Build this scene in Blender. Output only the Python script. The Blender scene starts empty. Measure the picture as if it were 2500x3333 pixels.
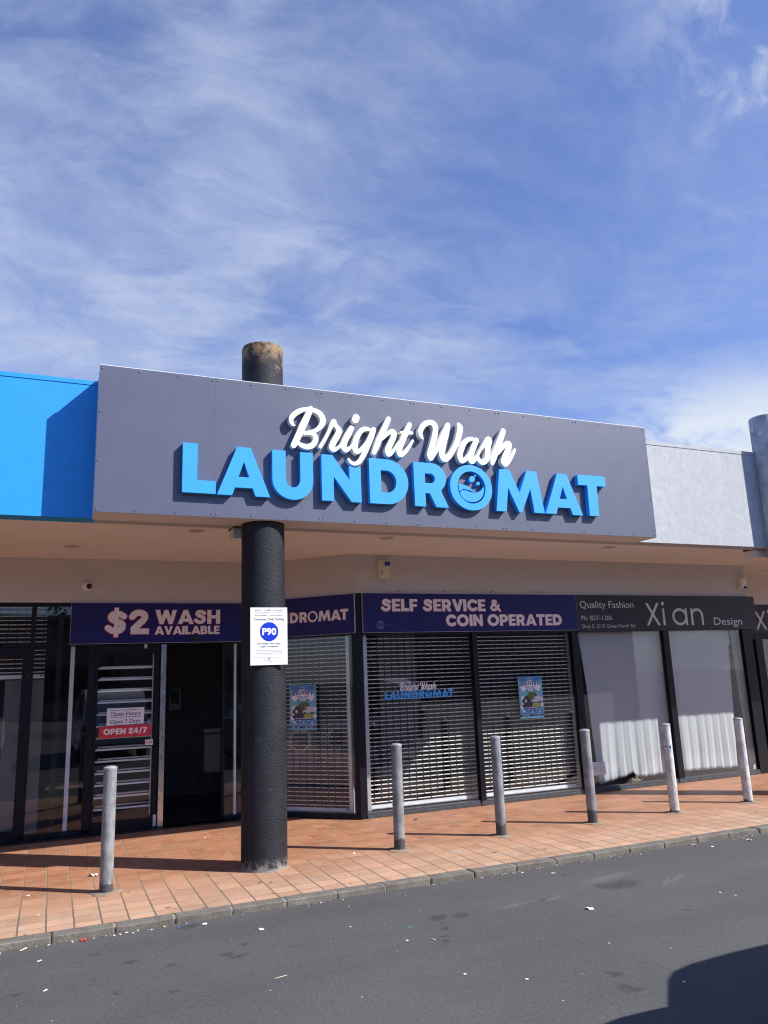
import bpy, bmesh, math, random
from mathutils import Vector, Matrix
from mathutils.geometry import tessellate_polygon
C = bpy.context.scene
COL = C.collection
random.seed(7)

# ------------------------------------------------------------------ camera
CAM_F, CAM_YAW, CAM_PITCH, CAM_ROLL, CAM_H = 2495.96, 0.408837, 0.213146, -0.03797, 1.66315
fw = Vector((math.sin(CAM_YAW)*math.cos(CAM_PITCH), math.cos(CAM_YAW)*math.cos(CAM_PITCH), math.sin(CAM_PITCH)))
rt = Vector((math.cos(CAM_YAW), -math.sin(CAM_YAW), 0))
up = rt.cross(fw)
r2 = rt*math.cos(CAM_ROLL) + up*math.sin(CAM_ROLL)
u2 = -rt*math.sin(CAM_ROLL) + up*math.cos(CAM_ROLL)
cam = bpy.data.cameras.new('camera'); camo = bpy.data.objects.new('camera', cam); COL.objects.link(camo)
camo.matrix_world = Matrix(((r2.x, u2.x, -fw.x, 0), (r2.y, u2.y, -fw.y, 0), (r2.z, u2.z, -fw.z, CAM_H), (0, 0, 0, 1)))
cam.sensor_fit = 'VERTICAL'; cam.sensor_height = 36.0; cam.lens = CAM_F/3333*36
cam.clip_start = 0.05; cam.clip_end = 2000
C.camera = camo

# ------------------------------------------------------------------ light
SUN_EL = math.radians(39.8)
SUN_TO = Vector((0.771*math.cos(SUN_EL), -0.637*math.cos(SUN_EL), math.sin(SUN_EL)))
sun = bpy.data.lights.new('sun', 'SUN'); suno = bpy.data.objects.new('sun', sun); COL.objects.link(suno)
sun.energy = 5.0; sun.angle = math.radians(0.53); sun.color = (1.0, 0.965, 0.92)
suno.rotation_euler = SUN_TO.to_track_quat('Z', 'Y').to_euler()
C.view_settings.view_transform = 'Standard'; C.view_settings.look = 'None'
C.view_settings.exposure = 0.60; C.view_settings.gamma = 1.0; C.view_settings.use_curve_mapping = False
C.cycles.transparent_max_bounces = 24
C.cycles.max_bounces = 10; C.cycles.diffuse_bounces = 5; C.cycles.glossy_bounces = 5
C.cycles.caustics_reflective = False; C.cycles.caustics_refractive = False
C.cycles.sample_clamp_indirect = 6.0
C.cycles.use_denoising = True
C.cycles.pixel_filter_type = 'BLACKMAN_HARRIS'; C.cycles.filter_width = 1.15

# ------------------------------------------------------------------ node helpers
class NT:
    def __init__(s, tree): s.t = tree; s.n = tree.nodes; s.l = tree.links
    def new(s, typ, **kw):
        n = s.n.new(typ)
        for k, v in kw.items(): setattr(n, k, v)
        return n
    def put(s, sock, v):
        if v is None: return
        if hasattr(v, 'is_output'): s.l.new(v, sock)
        else:
            try: sock.default_value = v
            except Exception:
                sock.default_value = (v[0], v[1], v[2], 1.0)
    def math(s, op, a, b=None, c=None, clamp=False):
        n = s.new('ShaderNodeMath', operation=op); n.use_clamp = clamp
        s.put(n.inputs[0], a); s.put(n.inputs[1], b); s.put(n.inputs[2], c)
        return n.outputs[0]
    def mix(s, fac, a, b, typ='RGBA', blend='MIX'):
        n = s.new('ShaderNodeMix', data_type=typ)
        if typ == 'RGBA':
            n.blend_type = blend
            s.put(n.inputs[0], fac); s.put(n.inputs[6], a); s.put(n.inputs[7], b); return n.outputs[2]
        s.put(n.inputs[0], fac); s.put(n.inputs[2], a); s.put(n.inputs[3], b); return n.outputs[0]
    def noise(s, vec, scale, detail=4, rough=.55, dist=0.0):
        n = s.new('ShaderNodeTexNoise'); s.put(n.inputs['Vector'], vec)
        n.inputs['Scale'].default_value = scale; n.inputs['Detail'].default_value = detail
        n.inputs['Roughness'].default_value = rough; n.inputs['Distortion'].default_value = dist
        return n.outputs[0]
    def vor(s, vec, scale, feature='F1', out=0):
        n = s.new('ShaderNodeTexVoronoi', feature=feature); s.put(n.inputs['Vector'], vec)
        n.inputs['Scale'].default_value = scale; return n.outputs[out]
    def ramp(s, fac, stops):
        n = s.new('ShaderNodeValToRGB'); s.put(n.inputs[0], fac)
        e = n.color_ramp.elements
        while len(e) < len(stops): e.new(0.5)
        for k, (p, c) in enumerate(stops):
            e[k].position = p
            e[k].color = (c, c, c, 1) if not hasattr(c, '__len__') else (c[0], c[1], c[2], 1)
        return n.outputs[0]
    def step(s, v, a, b):
        n = s.new('ShaderNodeMapRange'); n.interpolation_type = 'SMOOTHSTEP'
        s.put(n.inputs[0], v); n.inputs[1].default_value = a; n.inputs[2].default_value = b
        return n.outputs[0]
    def mapping(s, vec, loc=(0, 0, 0), rot=(0, 0, 0), scale=(1, 1, 1)):
        n = s.new('ShaderNodeMapping'); s.put(n.inputs[0], vec)
        n.inputs[1].default_value = loc; n.inputs[2].default_value = rot; n.inputs[3].default_value = scale
        return n.outputs[0]
    def bump(s, h, strength, dist, nrm=None):
        n = s.new('ShaderNodeBump'); s.put(n.inputs['Height'], h)
        n.inputs['Strength'].default_value = strength; n.inputs['Distance'].default_value = dist
        if nrm is not None: s.l.new(nrm, n.inputs['Normal'])
        return n.outputs[0]

# ------------------------------------------------------------------ world
SKY_TINT = (.99, 1.11, 1.60)
w = bpy.data.worlds.new('World'); C.world = w; w.use_nodes = True
nt = NT(w.node_tree); nt.n.clear()
wo = nt.new('ShaderNodeOutputWorld'); bg = nt.new('ShaderNodeBackground')
sky = nt.new('ShaderNodeTexSky'); sky.sky_type = 'NISHITA'; sky.sun_disc = False
sky.sun_elevation = SUN_EL; sky.sun_rotation = math.radians(129.6)
sky.air_density = 1.0; sky.dust_density = 0.6; sky.ozone_density = 2.2
tc = nt.new('ShaderNodeTexCoord'); gen = tc.outputs['Generated']
sx = nt.new('ShaderNodeSeparateXYZ'); nt.l.new(gen, sx.inputs[0])
zc = nt.math('MAXIMUM', sx.outputs[2], 0.0)
den = nt.math('ADD', zc, 0.16)
px = nt.math('DIVIDE', sx.outputs[0], den); py = nt.math('DIVIDE', sx.outputs[1], den)
cb = nt.new('ShaderNodeCombineXYZ'); nt.l.new(px, cb.inputs[0]); nt.l.new(py, cb.inputs[1])
P = cb.outputs[0]
# thin cirrus: broad veils broken by crisp wisps; a bank low toward +X
wn_ = nt.new('ShaderNodeTexNoise'); nt.put(wn_.inputs['Vector'], P); wn_.inputs['Scale'].default_value = 1.3; wn_.inputs['Detail'].default_value = 5
warpv = nt.mix(0.55, P, wn_.outputs['Color'], blend='ADD')
broad = nt.noise(nt.mapping(warpv, (3.1, 1.3, 0), (0, 0, 0.35), (0.85, 1.0, 1)), 1.0, 2, .5, 0.2)
veil = nt.noise(nt.mapping(warpv, (0.4, 7.0, 0), (0, 0, 0.9), (1.0, 1.5, 1)), 1.8, 12, .60, 0.4)
wisp = nt.noise(nt.mapping(warpv, (5.0, 2.0, 0), (0, 0, -0.55), (0.9, 2.6, 1)), 2.2, 13, .66, 0.7)
wisp2 = nt.noise(nt.mapping(warpv, (9.0, 4.0, 0), (0, 0, 0.75), (0.8, 3.2, 1)), 2.0, 13, .64, 0.5)
def blob(d, r0, r1):
    n = nt.new('ShaderNodeVectorMath', operation='DISTANCE'); nt.l.new(gen, n.inputs[0]); n.inputs[1].default_value = d
    return nt.step(n.outputs['Value'], r1, r0)
haze = None
for d, r0, r1, k in (((.10, .72, .69), .06, .42, .66), ((-.02, .88, .47), .10, .52, .95), ((.26, .80, .54), .06, .42, .80), ((.47, .75, .47), .05, .36, .55), ((.36, .66, .66), .05, .36, .50), ((.44, .81, .385), .04, .34, .62), ((.62, .62, .48), .05, .34, .52), ((.16, .90, .40), .05, .4, .8)):
    bl = nt.math('MULTIPLY', blob(d, r0, r1), k); haze = bl if haze is None else nt.math('MAXIMUM', haze, bl)
puff = nt.noise(nt.mapping(warpv, (2.0, 6.0, 0), (0, 0, 0.5), (1.0, 1.2, 1)), 4.2, 12, .62, 0.3)
soft = nt.math('MULTIPLY', nt.step(broad, 0.06, 0.52), nt.math('ADD', nt.math('MULTIPLY', nt.step(veil, 0.24, 0.66), .66), nt.math('MULTIPLY', nt.step(puff, .38, .68), .42)))
cm = nt.math('MULTIPLY', soft, nt.math('ADD', nt.math('MULTIPLY', haze, .92), .12))
thin = nt.math('MULTIPLY', nt.step(wisp, 0.49, 0.69), nt.step(broad, 0.28, 0.55))
thin2 = nt.math('MULTIPLY', nt.step(wisp2, 0.50, 0.70), nt.step(veil, 0.36, 0.60))
cm = nt.math('ADD', cm, nt.math('MULTIPLY', thin, 0.22))
cm = nt.math('ADD', cm, nt.math('MULTIPLY', thin2, 0.20))
deep = blob((.52, .59, .618), .02, .34)
cm = nt.math('MULTIPLY', cm, nt.mix(deep, 1.0, .55, 'FLOAT'))
corner = nt.math('MULTIPLY', blob((.66, .43, .62), .02, .22), nt.step(nt.math('ADD', nt.math('MULTIPLY', wisp, .6), nt.math('MULTIPLY', puff, .4)), .46, .60))
bank = nt.math('MULTIPLY', nt.step(zc, .375, .27), nt.step(nt.math('ADD', sx.outputs[0], nt.math('MULTIPLY', nt.math('SUBTRACT', .35, zc), .5)), .56, .72))
bank = nt.math('MULTIPLY', bank, nt.step(nt.math('ADD', nt.math('MULTIPLY', veil, .55), nt.math('MULTIPLY', wisp, .45)), .34, .53))
bright = nt.math('MAXIMUM', nt.math('MULTIPLY', corner, .72), nt.math('MULTIPLY', bank, .92))
skyc = nt.mix(1.0, sky.outputs[0], SKY_TINT, blend='MULTIPLY')
ahead = nt.step(sx.outputs[1], -.25, .25)       # the veil lies over the shops' side of the sky
cm = nt.math('MULTIPLY', cm, ahead)
col = nt.mix(nt.math('MINIMUM', cm, .88), skyc, (4.2, 4.9, 6.7))
col = nt.mix(bright, col, (6.6, 7.1, 7.7))
nt.l.new(col, bg.inputs[0]); bg.inputs[1].default_value = 0.080
nt.l.new(bg.outputs[0], wo.inputs[0])

# ------------------------------------------------------------------ materials
M = {}
def newmat(name):
    m = bpy.data.materials.new(name); m.use_nodes = True
    t = NT(m.node_tree); b = t.n['Principled BSDF']
    M[name] = m
    return m, t, b
def objco(t): return t.new('ShaderNodeTexCoord').outputs['Object']
def worldpos(t): return t.new('ShaderNodeNewGeometry').outputs['Position']
def plain(name, col, rough=.5, metal=0.0, var=0.12, vscale=3.0, bump=None, spec=.5, rvar=.1):
    m, t, b = newmat(name)
    co = objco(t)
    n = t.noise(co, vscale, 6, .6)
    n2 = t.noise(co, vscale*9, 4, .6)
    f = t.math('ADD', t.math('MULTIPLY', n, .65), t.math('MULTIPLY', n2, .35))
    lo = tuple(max(0, c*(1-var)) for c in col); hi = tuple(min(1, c*(1+var)) for c in col)
    t.put(b.inputs['Base Color'], t.mix(t.step(f, .3, .7), lo, hi))
    t.put(b.inputs['Roughness'], t.mix(n2, max(0, rough-rvar), min(1, rough+rvar), 'FLOAT'))
    b.inputs['Metallic'].default_value = metal
    b.inputs['Specular IOR Level'].default_value = spec
    if bump:
        t.l.new(t.bump(t.noise(co, bump[0], 5, .6), bump[1], bump[2]), b.inputs['Normal'])
    return m
plain('sign_grey', (.098, .106, .156), .42, var=.05, vscale=.7, rvar=.05)
plain('sign_edge', (.62, .63, .66), .5, var=.1)
plain('letter_blue', (.045, .36, .84), .35, var=.015, rvar=.04)
plain('letter_white', (.86, .86, .84), .4, var=.02, rvar=.04)
plain('navy_sign', (.016, .015, .125), .42, var=.10, vscale=1.5, rvar=.08, spec=.22)
plain('scuff', (.13, .13, .26), .6, var=.3, vscale=40)
plain('navy_edge', (.45, .45, .55), .5)
plain('charcoal_sign', (.030, .033, .043), .45, var=.08, rvar=.06, spec=.25)
plain('vinyl_white', (.80, .77, .76), .45, var=.03)
plain('vinyl_light', (.60, .59, .58), .45, var=.04)
plain('vinyl_red', (.62, .03, .05), .45, var=.05)
plain('frame_dark', (.0045, .0055, .010), .42, var=.2, vscale=5, rvar=.1, spec=.22)
plain('kick_dark', (.040, .043, .050), .6, var=.45, vscale=14, rvar=.1, bump=(60, .3, .002))
plain('alu', (.52, .53, .55), .42, metal=.55, var=.12, vscale=12)
plain('alu_white', (.72, .73, .74), .45, var=.08, vscale=9)
plain('slat_alu', (.74, .74, .73), .45, metal=0.0, var=.08, vscale=20)
plain('link_dark', (.03, .03, .033), .5)
plain('steel', (.62, .60, .57), .22, metal=1.0, var=.08, vscale=6, bump=(9, .5, .01))
plain('black_plastic', (.012, .012, .013), .35)
plain('white_plastic', (.74, .73, .70), .4, var=.05)
plain('cream_plastic', (.66, .60, .47), .5, var=.08)
plain('blue_plastic', (.02, .04, .30), .25)
plain('paper', (.82, .80, .80), .7, var=.05)
plain('paper_white', (.80, .80, .78), .55, var=.02)
plain('ink_grey', (.16, .17, .19), .6)
plain('ink_navy', (.03, .035, .20), .5)
plain('ink_black', (.01, .012, .02), .5)
plain('disc_blue', (.006, .035, .50), .35, var=.04)
plain('poster_sky', (.17, .42, .56), .4, var=.06)
plain('poster_blue', (.045, .20, .42), .4, var=.08)
plain('poster_green', (.09, .16, .03), .4, var=.6, vscale=60)
plain('poster_lime', (.35, .45, .05), .4, var=.3, vscale=40)
plain('poster_dark', (.035, .025, .028), .4, var=.6, vscale=50)
plain('poster_navy', (.02, .05, .12), .4)
plain('timber', (.42, .27, .13), .5, var=.2, vscale=8)
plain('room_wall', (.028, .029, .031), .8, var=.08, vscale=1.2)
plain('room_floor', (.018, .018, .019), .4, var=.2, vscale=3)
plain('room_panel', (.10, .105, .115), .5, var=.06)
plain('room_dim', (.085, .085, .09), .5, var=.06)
plain('roofing', (.30, .31, .32), .6)
plain('dark_and_gap_shade', (.02, .02, .022), .8)  # near black for beam trim and twig; also paints the shaded pillar gap
plain('tyre', (.015, .015, .016), .8)
plain('car_white', (.84, .85, .86), .18, var=.02)
plain('car_grey', (.25, .27, .29), .2, metal=.4, var=.02)
plain('car_dark', (.02, .022, .03), .15, var=.02)
plain('car_glass', (.012, .014, .016), .06, var=.02)
plain('lamp_red', (.5, .01, .01), .2)
plain('lamp_clear', (.8, .8, .8), .15)
plain('rubbish_white', (.82, .81, .78), .8, var=.1, vscale=20)
plain('rubbish_cream', (.66, .60, .42), .8, var=.15, vscale=20)
plain('rubbish_red', (.55, .05, .05), .7)
plain('rubbish_teal', (.05, .45, .42), .6)
plain('rubbish_blue', (.10, .22, .60), .6)
plain('rubbish_brown', (.20, .12, .06), .8, var=.3, vscale=20)
plain('bark', (.10, .075, .055), .9, var=.3, vscale=12, bump=(30, .5, .02))
plain('leafy', (.055, .085, .03), .6, var=.45, vscale=2.5)
plain('brick_far', (.27, .20, .17), .8, var=.2, vscale=2)
plain('concrete_ring', (.25, .18, .125), .85, var=.25, vscale=14, bump=(60, .5, .004))

def stucco(name, col, scale, strength, dist, dark=None, rough=.75, worms=False):
    m, t, b = newmat(name); co = worldpos(t)
    n = t.noise(co, scale, 5, .62); n2 = t.noise(co, scale*.12, 5, .6)
    base = t.mix(t.step(n2, .3, .7), tuple(c*.97 for c in col), tuple(min(1, c*1.03) for c in col))
    h = n
    if worms:
        v = t.noise(t.mix(.03, co, t.noise(co, 60, 3), blend='ADD'), 62, 3, .5)
        line = t.math('SUBTRACT', 1.0, t.step(t.math('ABSOLUTE', t.math('SUBTRACT', v, .5)), .0, .045))
        line = t.math('MULTIPLY', line, t.step(t.noise(co, 14, 3), .30, .60))
        base = t.mix(t.math('MULTIPLY', line, .55), base, dark)
        patch = t.step(t.noise(co, 3.2, 6, .7), .5, .75)
        base = t.mix(t.math('MULTIPLY', patch, .06), base, dark)
        h = t.math('SUBTRACT', n, t.math('MULTIPLY', line, .4))
    t.put(b.inputs['Base Color'], base); b.inputs['Roughness'].default_value = rough
    t.l.new(t.bump(h, strength, dist), b.inputs['Normal'])
    return m
stucco('stucco_blue', (.014, .30, .74), 62, .5, .006, rough=.5)
stucco('stucco_grey', (.43, .445, .46), 60, .5, .006, (.17, .19, .225), worms=True)
stucco('wall_stone', (.55, .53, .52), 55, .5, .008)
stucco('soffit', (.78, .755, .74), 30, .12, .004)
stucco('soffit_return', (.68, .64, .62), 30, .12, .004)

# glass: thin pane, Schlick reflection over a clear straight-through
def glass(name, tint, refl=1.0):
    m, t, b = newmat(name); t.n.remove(b)
    out = t.n['Material Output']
    lw = t.new('ShaderNodeLayerWeight'); lw.inputs[0].default_value = .5
    f = t.math('POWER', lw.outputs['Facing'], 5.0)
    fac = t.math('MULTIPLY', t.math('ADD', t.math('MULTIPLY', f, .94), .045), refl, clamp=True)
    tr = t.new('ShaderNodeBsdfTransparent'); tr.inputs[0].default_value = (*tint, 1)
    gl = t.new('ShaderNodeBsdfGlossy'); gl.inputs['Roughness'].default_value = 0.0
    co = objco(t)
    wob = t.noise(co, 1.1, 2, .4)
    t.l.new(t.bump(wob, .05, .02), gl.inputs['Normal'])
    mx = t.new('ShaderNodeMixShader'); t.l.new(fac, mx.inputs[0]); t.l.new(tr.outputs[0], mx.inputs[1]); t.l.new(gl.outputs[0], mx.inputs[2])
    t.l.new(mx.outputs[0], out.inputs[0])
    return m
glass('glass_clear', (.975, .985, .985), .80)
glass('glass_dim', (.90, .92, .935), 1.0)

# curtain cloth
m, t, b = newmat('cloth')
tl = t.new('ShaderNodeBsdfTranslucent'); tl.inputs[0].default_value = (.55, .55, .53, 1)
b.inputs['Base Color'].default_value = (.76, .76, .73, 1); b.inputs['Roughness'].default_value = .9
co = objco(t); t.l.new(t.bump(t.noise(t.mapping(co, scale=(9, 9, 1.2)), 3, 4), .25, .01), b.inputs['Normal'])
mx = t.new('ShaderNodeMixShader'); mx.inputs[0].default_value = .15
t.l.new(b.outputs[0], mx.inputs[1]); t.l.new(tl.outputs[0], mx.inputs[2]); t.l.new(mx.outputs[0], t.n['Material Output'].inputs[0])

# pillar paint, rough render under it, scuffed foot and lichen near the top
def pillar_mat(name, col, lichen):
    m, t, b = newmat(name); co = worldpos(t)
    s = t.new('ShaderNodeSeparateXYZ'); t.l.new(co, s.inputs[0]); z = s.outputs[2]
    n = t.noise(t.mapping(co, scale=(1, 1, 1.6)), 44, 6, .72, .4); n2 = t.noise(co, 5, 5, .6); n3 = t.noise(co, 16, 5, .7)
    base = t.mix(t.step(n2, .3, .7), tuple(c*.75 for c in col), tuple(c*1.35 for c in col))
    sc = t.math('MULTIPLY', t.step(t.noise(t.mapping(co, loc=(3, 1, 2), scale=(1, 1, .45)), 7, 7, .72), .60, .70), t.step(n3, .42, .6))
    base = t.mix(t.math('MULTIPLY', sc, .55), base, tuple(c*4+.03 for c in col))
    spk = t.step(t.vor(co, 26), .10, .06)
    base = t.mix(t.math('MULTIPLY', t.math('MULTIPLY', spk, t.step(n3, .55, .62)), .8), base, (.5, .48, .45))
    foot = t.math('MULTIPLY', t.step(z, .13, .0), t.step(n3, .40, .62))
    foot = t.math('MAXIMUM', foot, t.step(t.math('ADD', z, t.math('MULTIPLY', n3, .04)), .055, .02))
    base = t.mix(t.math('MULTIPLY', foot, .75), base, (.36, .33, .29))
    if lichen:
        li = t.math('MULTIPLY', t.step(t.math('ADD', z, t.math('MULTIPLY', n2, .30)), 5.02, 5.26), t.step(n3, .36, .6))
        li2 = t.math('MULTIPLY', t.step(z, 4.55, 4.7), t.step(t.noise(co, 9, 6, .7), .53, .66))
        xs = t.step(s.outputs[0], 1.88, 2.06)
        li = t.math('ADD', li, t.math('MULTIPLY', li2, xs), clamp=True)
        base = t.mix(t.math('MULTIPLY', li, .9), base, t.mix(n, (.42, .19, .035), (.22, .19, .13)))
        stain = t.math('MULTIPLY', t.step(z, 4.7, 4.6), .5)
    t.put(b.inputs['Base Color'], base); b.inputs['Roughness'].default_value = .55; b.inputs['Specular IOR Level'].default_value = .3
    t.l.new(t.bump(n, .9, .009), b.inputs['Normal'])
pillar_mat('pillar_dark', (.011, .0125, .0175), True)
pillar_mat('pillar_pale', (.36, .40, .44), False)

# weathered bollard steel / flaking white paint
def bollard_mat(name, col, chip, footz, seed, splat=None):
    m, t, b = newmat(name); co = objco(t)
    s = t.new('ShaderNodeSeparateXYZ'); t.l.new(co, s.inputs[0]); z = s.outputs[2]
    cs = t.mapping(co, loc=(seed, seed*2, seed*.7), scale=(1, 1, .55))
    n = t.noise(cs, 14, 6, .68); n2 = t.noise(cs, 40, 4, .6)
    base = t.mix(t.step(n, .35, .65), tuple(c*.72 for c in col), tuple(min(.9, c*1.25) for c in col))
    ch = t.step(t.noise(cs, 11, 6, .62), .655, .675)
    base = t.mix(ch, base, chip)
    st = t.step(t.noise(t.mapping(co, loc=(seed*3, 0, 0), scale=(30, 30, 2.2)), 1.0, 4, .6), .6, .75)
    base = t.mix(t.math('MULTIPLY', st, .35), base, tuple(c*.5 for c in col))
    ft = t.step(t.math('ADD', z, t.math('MULTIPLY', n, -.16)), footz+.012, footz-.012)
    base = t.mix(ft, base, (.05, .053, .06))
    if splat:
        sp = None
        for (sz, r) in splat:
            d = t.math('ABSOLUTE', t.math('SUBTRACT', z, sz))
            k = t.math('MULTIPLY', t.step(d, r, r*.6), t.step(n2, .50, .56))
            sp = k if sp is None else t.math('MAXIMUM', sp, k)
        base = t.mix(sp, base, (.03, .035, .22))
    t.put(b.inputs['Base Color'], base); b.inputs['Roughness'].default_value = .5
    b.inputs['Metallic'].default_value = .25 if chip[0] < .3 and not splat else 0
    t.l.new(t.bump(t.math('ADD', n2, ch), .25, .004), b.inputs['Normal'])
for k in range(4): bollard_mat('bollard_steel_%d' % k, (.205, .216, .220), (.38, .39, .39), (.01, .02, .05, .06)[k], 1.7*k+.3)
bollard_mat('bollard_white_a', (.52, .52, .50), (.22, .23, .25), -.05, 5.2, [(.73, .035)])
bollard_mat('bollard_white_b', (.52, .52, .50), (.22, .23, .25), -.05, 7.9, None)
M['bollard_white_b'].node_tree.nodes['Principled BSDF'].inputs['Metallic'].default_value = 0
plain('bollard_cap', (.34, .35, .37), .5, metal=.3, var=.3, vscale=30)

# terracotta footpath tiles
m, t, b = newmat('tiles'); co = worldpos(t)
s = t.new('ShaderNodeSeparateXYZ'); t.l.new(co, s.inputs[0])
wob = t.math('MULTIPLY', t.math('SUBTRACT', t.noise(co, 7, 3), .5), .006)
ux = t.math('DIVIDE', t.math('ADD', t.math('ADD', s.outputs[0], .137), wob), .1884)
uy = t.math('DIVIDE', t.math('ADD', t.math('SUBTRACT', s.outputs[1], 6.527), wob), .1772)
fx = t.math('SUBTRACT', t.math('FRACT', t.math('ADD', ux, .5)), .5); fy = t.math('SUBTRACT', t.math('FRACT', t.math('ADD', uy, .5)), .5)
jx = t.math('SUBTRACT', 1.0, t.step(t.math('ABSOLUTE', fx), .024, .042))
jy = t.math('SUBTRACT', 1.0, t.step(t.math('ABSOLUTE', fy), .016, .038))
cell = t.new('ShaderNodeCombineXYZ'); t.l.new(t.math('FLOOR', ux), cell.inputs[0]); t.l.new(t.math('FLOOR', uy), cell.inputs[1])
wn = t.new('ShaderNodeTexWhiteNoise'); wn.noise_dimensions = '2D'; t.l.new(cell.outputs[0], wn.inputs['Vector'])
n = t.noise(co, 1.3, 5, .6); n2 = t.noise(co, 9, 6, .65); n3 = t.noise(co, 45, 5, .65)
worn = t.step(t.math('ADD', s.outputs[1], t.math('MULTIPLY', n, .9)), 8.55, 6.9)   # foot traffic and grime fade with distance from the kerb
red = t.mix(wn.outputs[0], (.315, .130, .066), (.44, .195, .102))
pale = t.mix(wn.outputs[0], (.40, .240, .150), (.54, .335, .215))
base = t.mix(worn, red, pale)
base = t.mix(t.math('MULTIPLY', t.step(n2, .42, .72), .38), base, (.46, .31, .20))
base = t.mix(t.math('MULTIPLY', t.step(t.noise(co, 2.3, 7, .74), .47, .70), .58), base, (.27, .175, .115))
base = t.mix(t.math('MULTIPLY', t.step(n3, .35, .75), .16), base, (.22, .09, .045))
base = t.mix(t.math('MULTIPLY', t.math('MULTIPLY', t.step(t.noise(t.mapping(co, scale=(.6, 2.2, 1)), 2.6, 8, .74), .53, .66), worn), .66), base, (.44, .40, .35))
gumd = t.vor(t.mix(.02, co, t.noise(co, 20, 2), blend='ADD'), 3.6)
gum = t.math('MULTIPLY', t.step(gumd, .10, .07), t.step(t.noise(co, 1.9, 2), .40, .48))
base = t.mix(t.math('MULTIPLY', gum, .8), base, (.10, .065, .05))
mort = t.mix(worn, t.mix(n2, (.36, .26, .17), (.25, .18, .12)), t.mix(n2, (.16, .125, .10), (.095, .075, .06)))
morty = t.mix(worn, (.50, .27, .15), (.20, .105, .06))
base = t.mix(t.math('MULTIPLY', jy, .75), base, morty)
base = t.mix(t.math('MULTIPLY', jx, .92), base, mort)
t.put(b.inputs['Base Color'], base)
t.put(b.inputs['Roughness'], t.mix(worn, t.mix(n2, .38, .55, 'FLOAT'), t.mix(n2, .62, .85, 'FLOAT'), 'FLOAT'))
hh = t.math('SUBTRACT', t.math('MULTIPLY', n3, .25), t.math('MAXIMUM', jx, t.math('MULTIPLY', jy, .6)))
t.l.new(t.bump(hh, .5, .006), b.inputs['Normal'])

# asphalt with oil spots and scuffs where they lie on the road
m, t, b = newmat('asphalt'); co = worldpos(t)
n = t.noise(co, .8, 6, .6); n2 = t.noise(co, 130, 3, .7); n3 = t.noise(co, 14, 6, .65)
v = t.vor(co, 160)
base = t.mix(t.step(n, .3, .7), (.066, .0655, .064), (.082, .081, .079))
base = t.mix(t.math('MULTIPLY', t.step(n2, .52, .8), .55), base, (.16, .158, .154))
base = t.mix(t.math('MULTIPLY', t.step(v, .35, .1), .45), base, (.028, .028, .030))
base = t.mix(t.math('MULTIPLY', t.step(n3, .5, .75), .25), base, (.045, .045, .048))
band = t.noise(t.mapping(co, scale=(.10, 1.3, 1)), 1.0, 4, .6)
base = t.mix(t.math('MULTIPLY', t.step(band, .42, .70), .40), base, (.048, .0475, .047))
gr = t.noise(co, 48, 3, .75)
base = t.mix(t.math('MULTIPLY', t.step(gr, .50, .72), .50), base, (.125, .123, .12))
base = t.mix(t.math('MULTIPLY', t.step(gr, .46, .28), .50), base, (.036, .036, .037))
patch = t.math('MULTIPLY', t.step(t.noise(co, 2.1, 7, .7), .56, .66), .30)
base = t.mix(patch, base, (.060, .058, .055))
warp = t.mix(.16, co, t.noise(co, 11, 6, .7), blend='ADD')
ws = t.new('ShaderNodeSeparateXYZ'); t.l.new(warp, ws.inputs[0])
def spot(cx, cy, rx, ry, rot=0.0, soft=.6):
    dx = t.math('SUBTRACT', ws.outputs[0], cx+.08); dy = t.math('SUBTRACT', ws.outputs[1], cy+.08)
    c_, s_ = math.cos(rot), math.sin(rot)
    a = t.math('ADD', t.math('MULTIPLY', dx, c_/rx), t.math('MULTIPLY', dy, s_/rx))
    d = t.math('ADD', t.math('MULTIPLY', dx, -s_/ry), t.math('MULTIPLY', dy, c_/ry))
    r = t.math('SQRT', t.math('ADD', t.math('MULTIPLY', a, a), t.math('MULTIPLY', d, d)))
    return t.step(r, 1.0, 1.0-soft)
dk = None
for a in [(2.66, 5.44, .10, .075), (2.83, 5.40, .085, .07), (4.36, 5.46, .24, .13, .3), (4.20, 5.50, .12, .09), (3.06, 3.99, .075, .05, -1.0), (2.98, 3.80, .06, .06), (3.02, 3.75, .10, .03), (2.59, 5.2, .035, .03), (2.51, 5.05, .045, .03), (2.47, 4.96, .04, .035), (1.12, 5.43, .07, .05), (1.20, 5.38, .10, .035), (1.27, 5.57, .05, .03), (.55, 5.61, .05, .04), (.78, 5.43, .045, .04), (.43, 5.12, .04, .03), (.74, 4.99, .05, .035), (1.01, 6.17, .10, .05), (-.10, 5.39, .05, .04), (4.28, 4.69, .07, .03), (3.55, 5.42, .05, .03), (.35, 5.88, .05, .03)]:
    k = spot(*a); dk = k if dk is None else t.math('MAXIMUM', dk, k)
base = t.mix(t.math('MULTIPLY', dk, t.mix(n3, .30, .95, 'FLOAT')), base, (.028, .028, .028))
lt = None
for a in [(4.87, 5.39, .26, .05, .55, .9), (4.72, 5.36, .20, .04, .7, .9), (3.66, 5.42, .16, .04, .1, .9), (3.3, 5.42, .3, .05, .1, .95), (4.4, 5.7, .5, .10, .2, .95)]:
    k = spot(*a); lt = k if lt is None else t.math('MAXIMUM', lt, k)
base = t.mix(t.math('MULTIPLY', lt, .38), base, (.17, .155, .13))
t.put(b.inputs['Base Color'], base); b.inputs['Roughness'].default_value = .82
t.l.new(t.bump(t.math('ADD', n2, t.math('MULTIPLY', v, .6)), .35, .004), b.inputs['Normal'])

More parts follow.
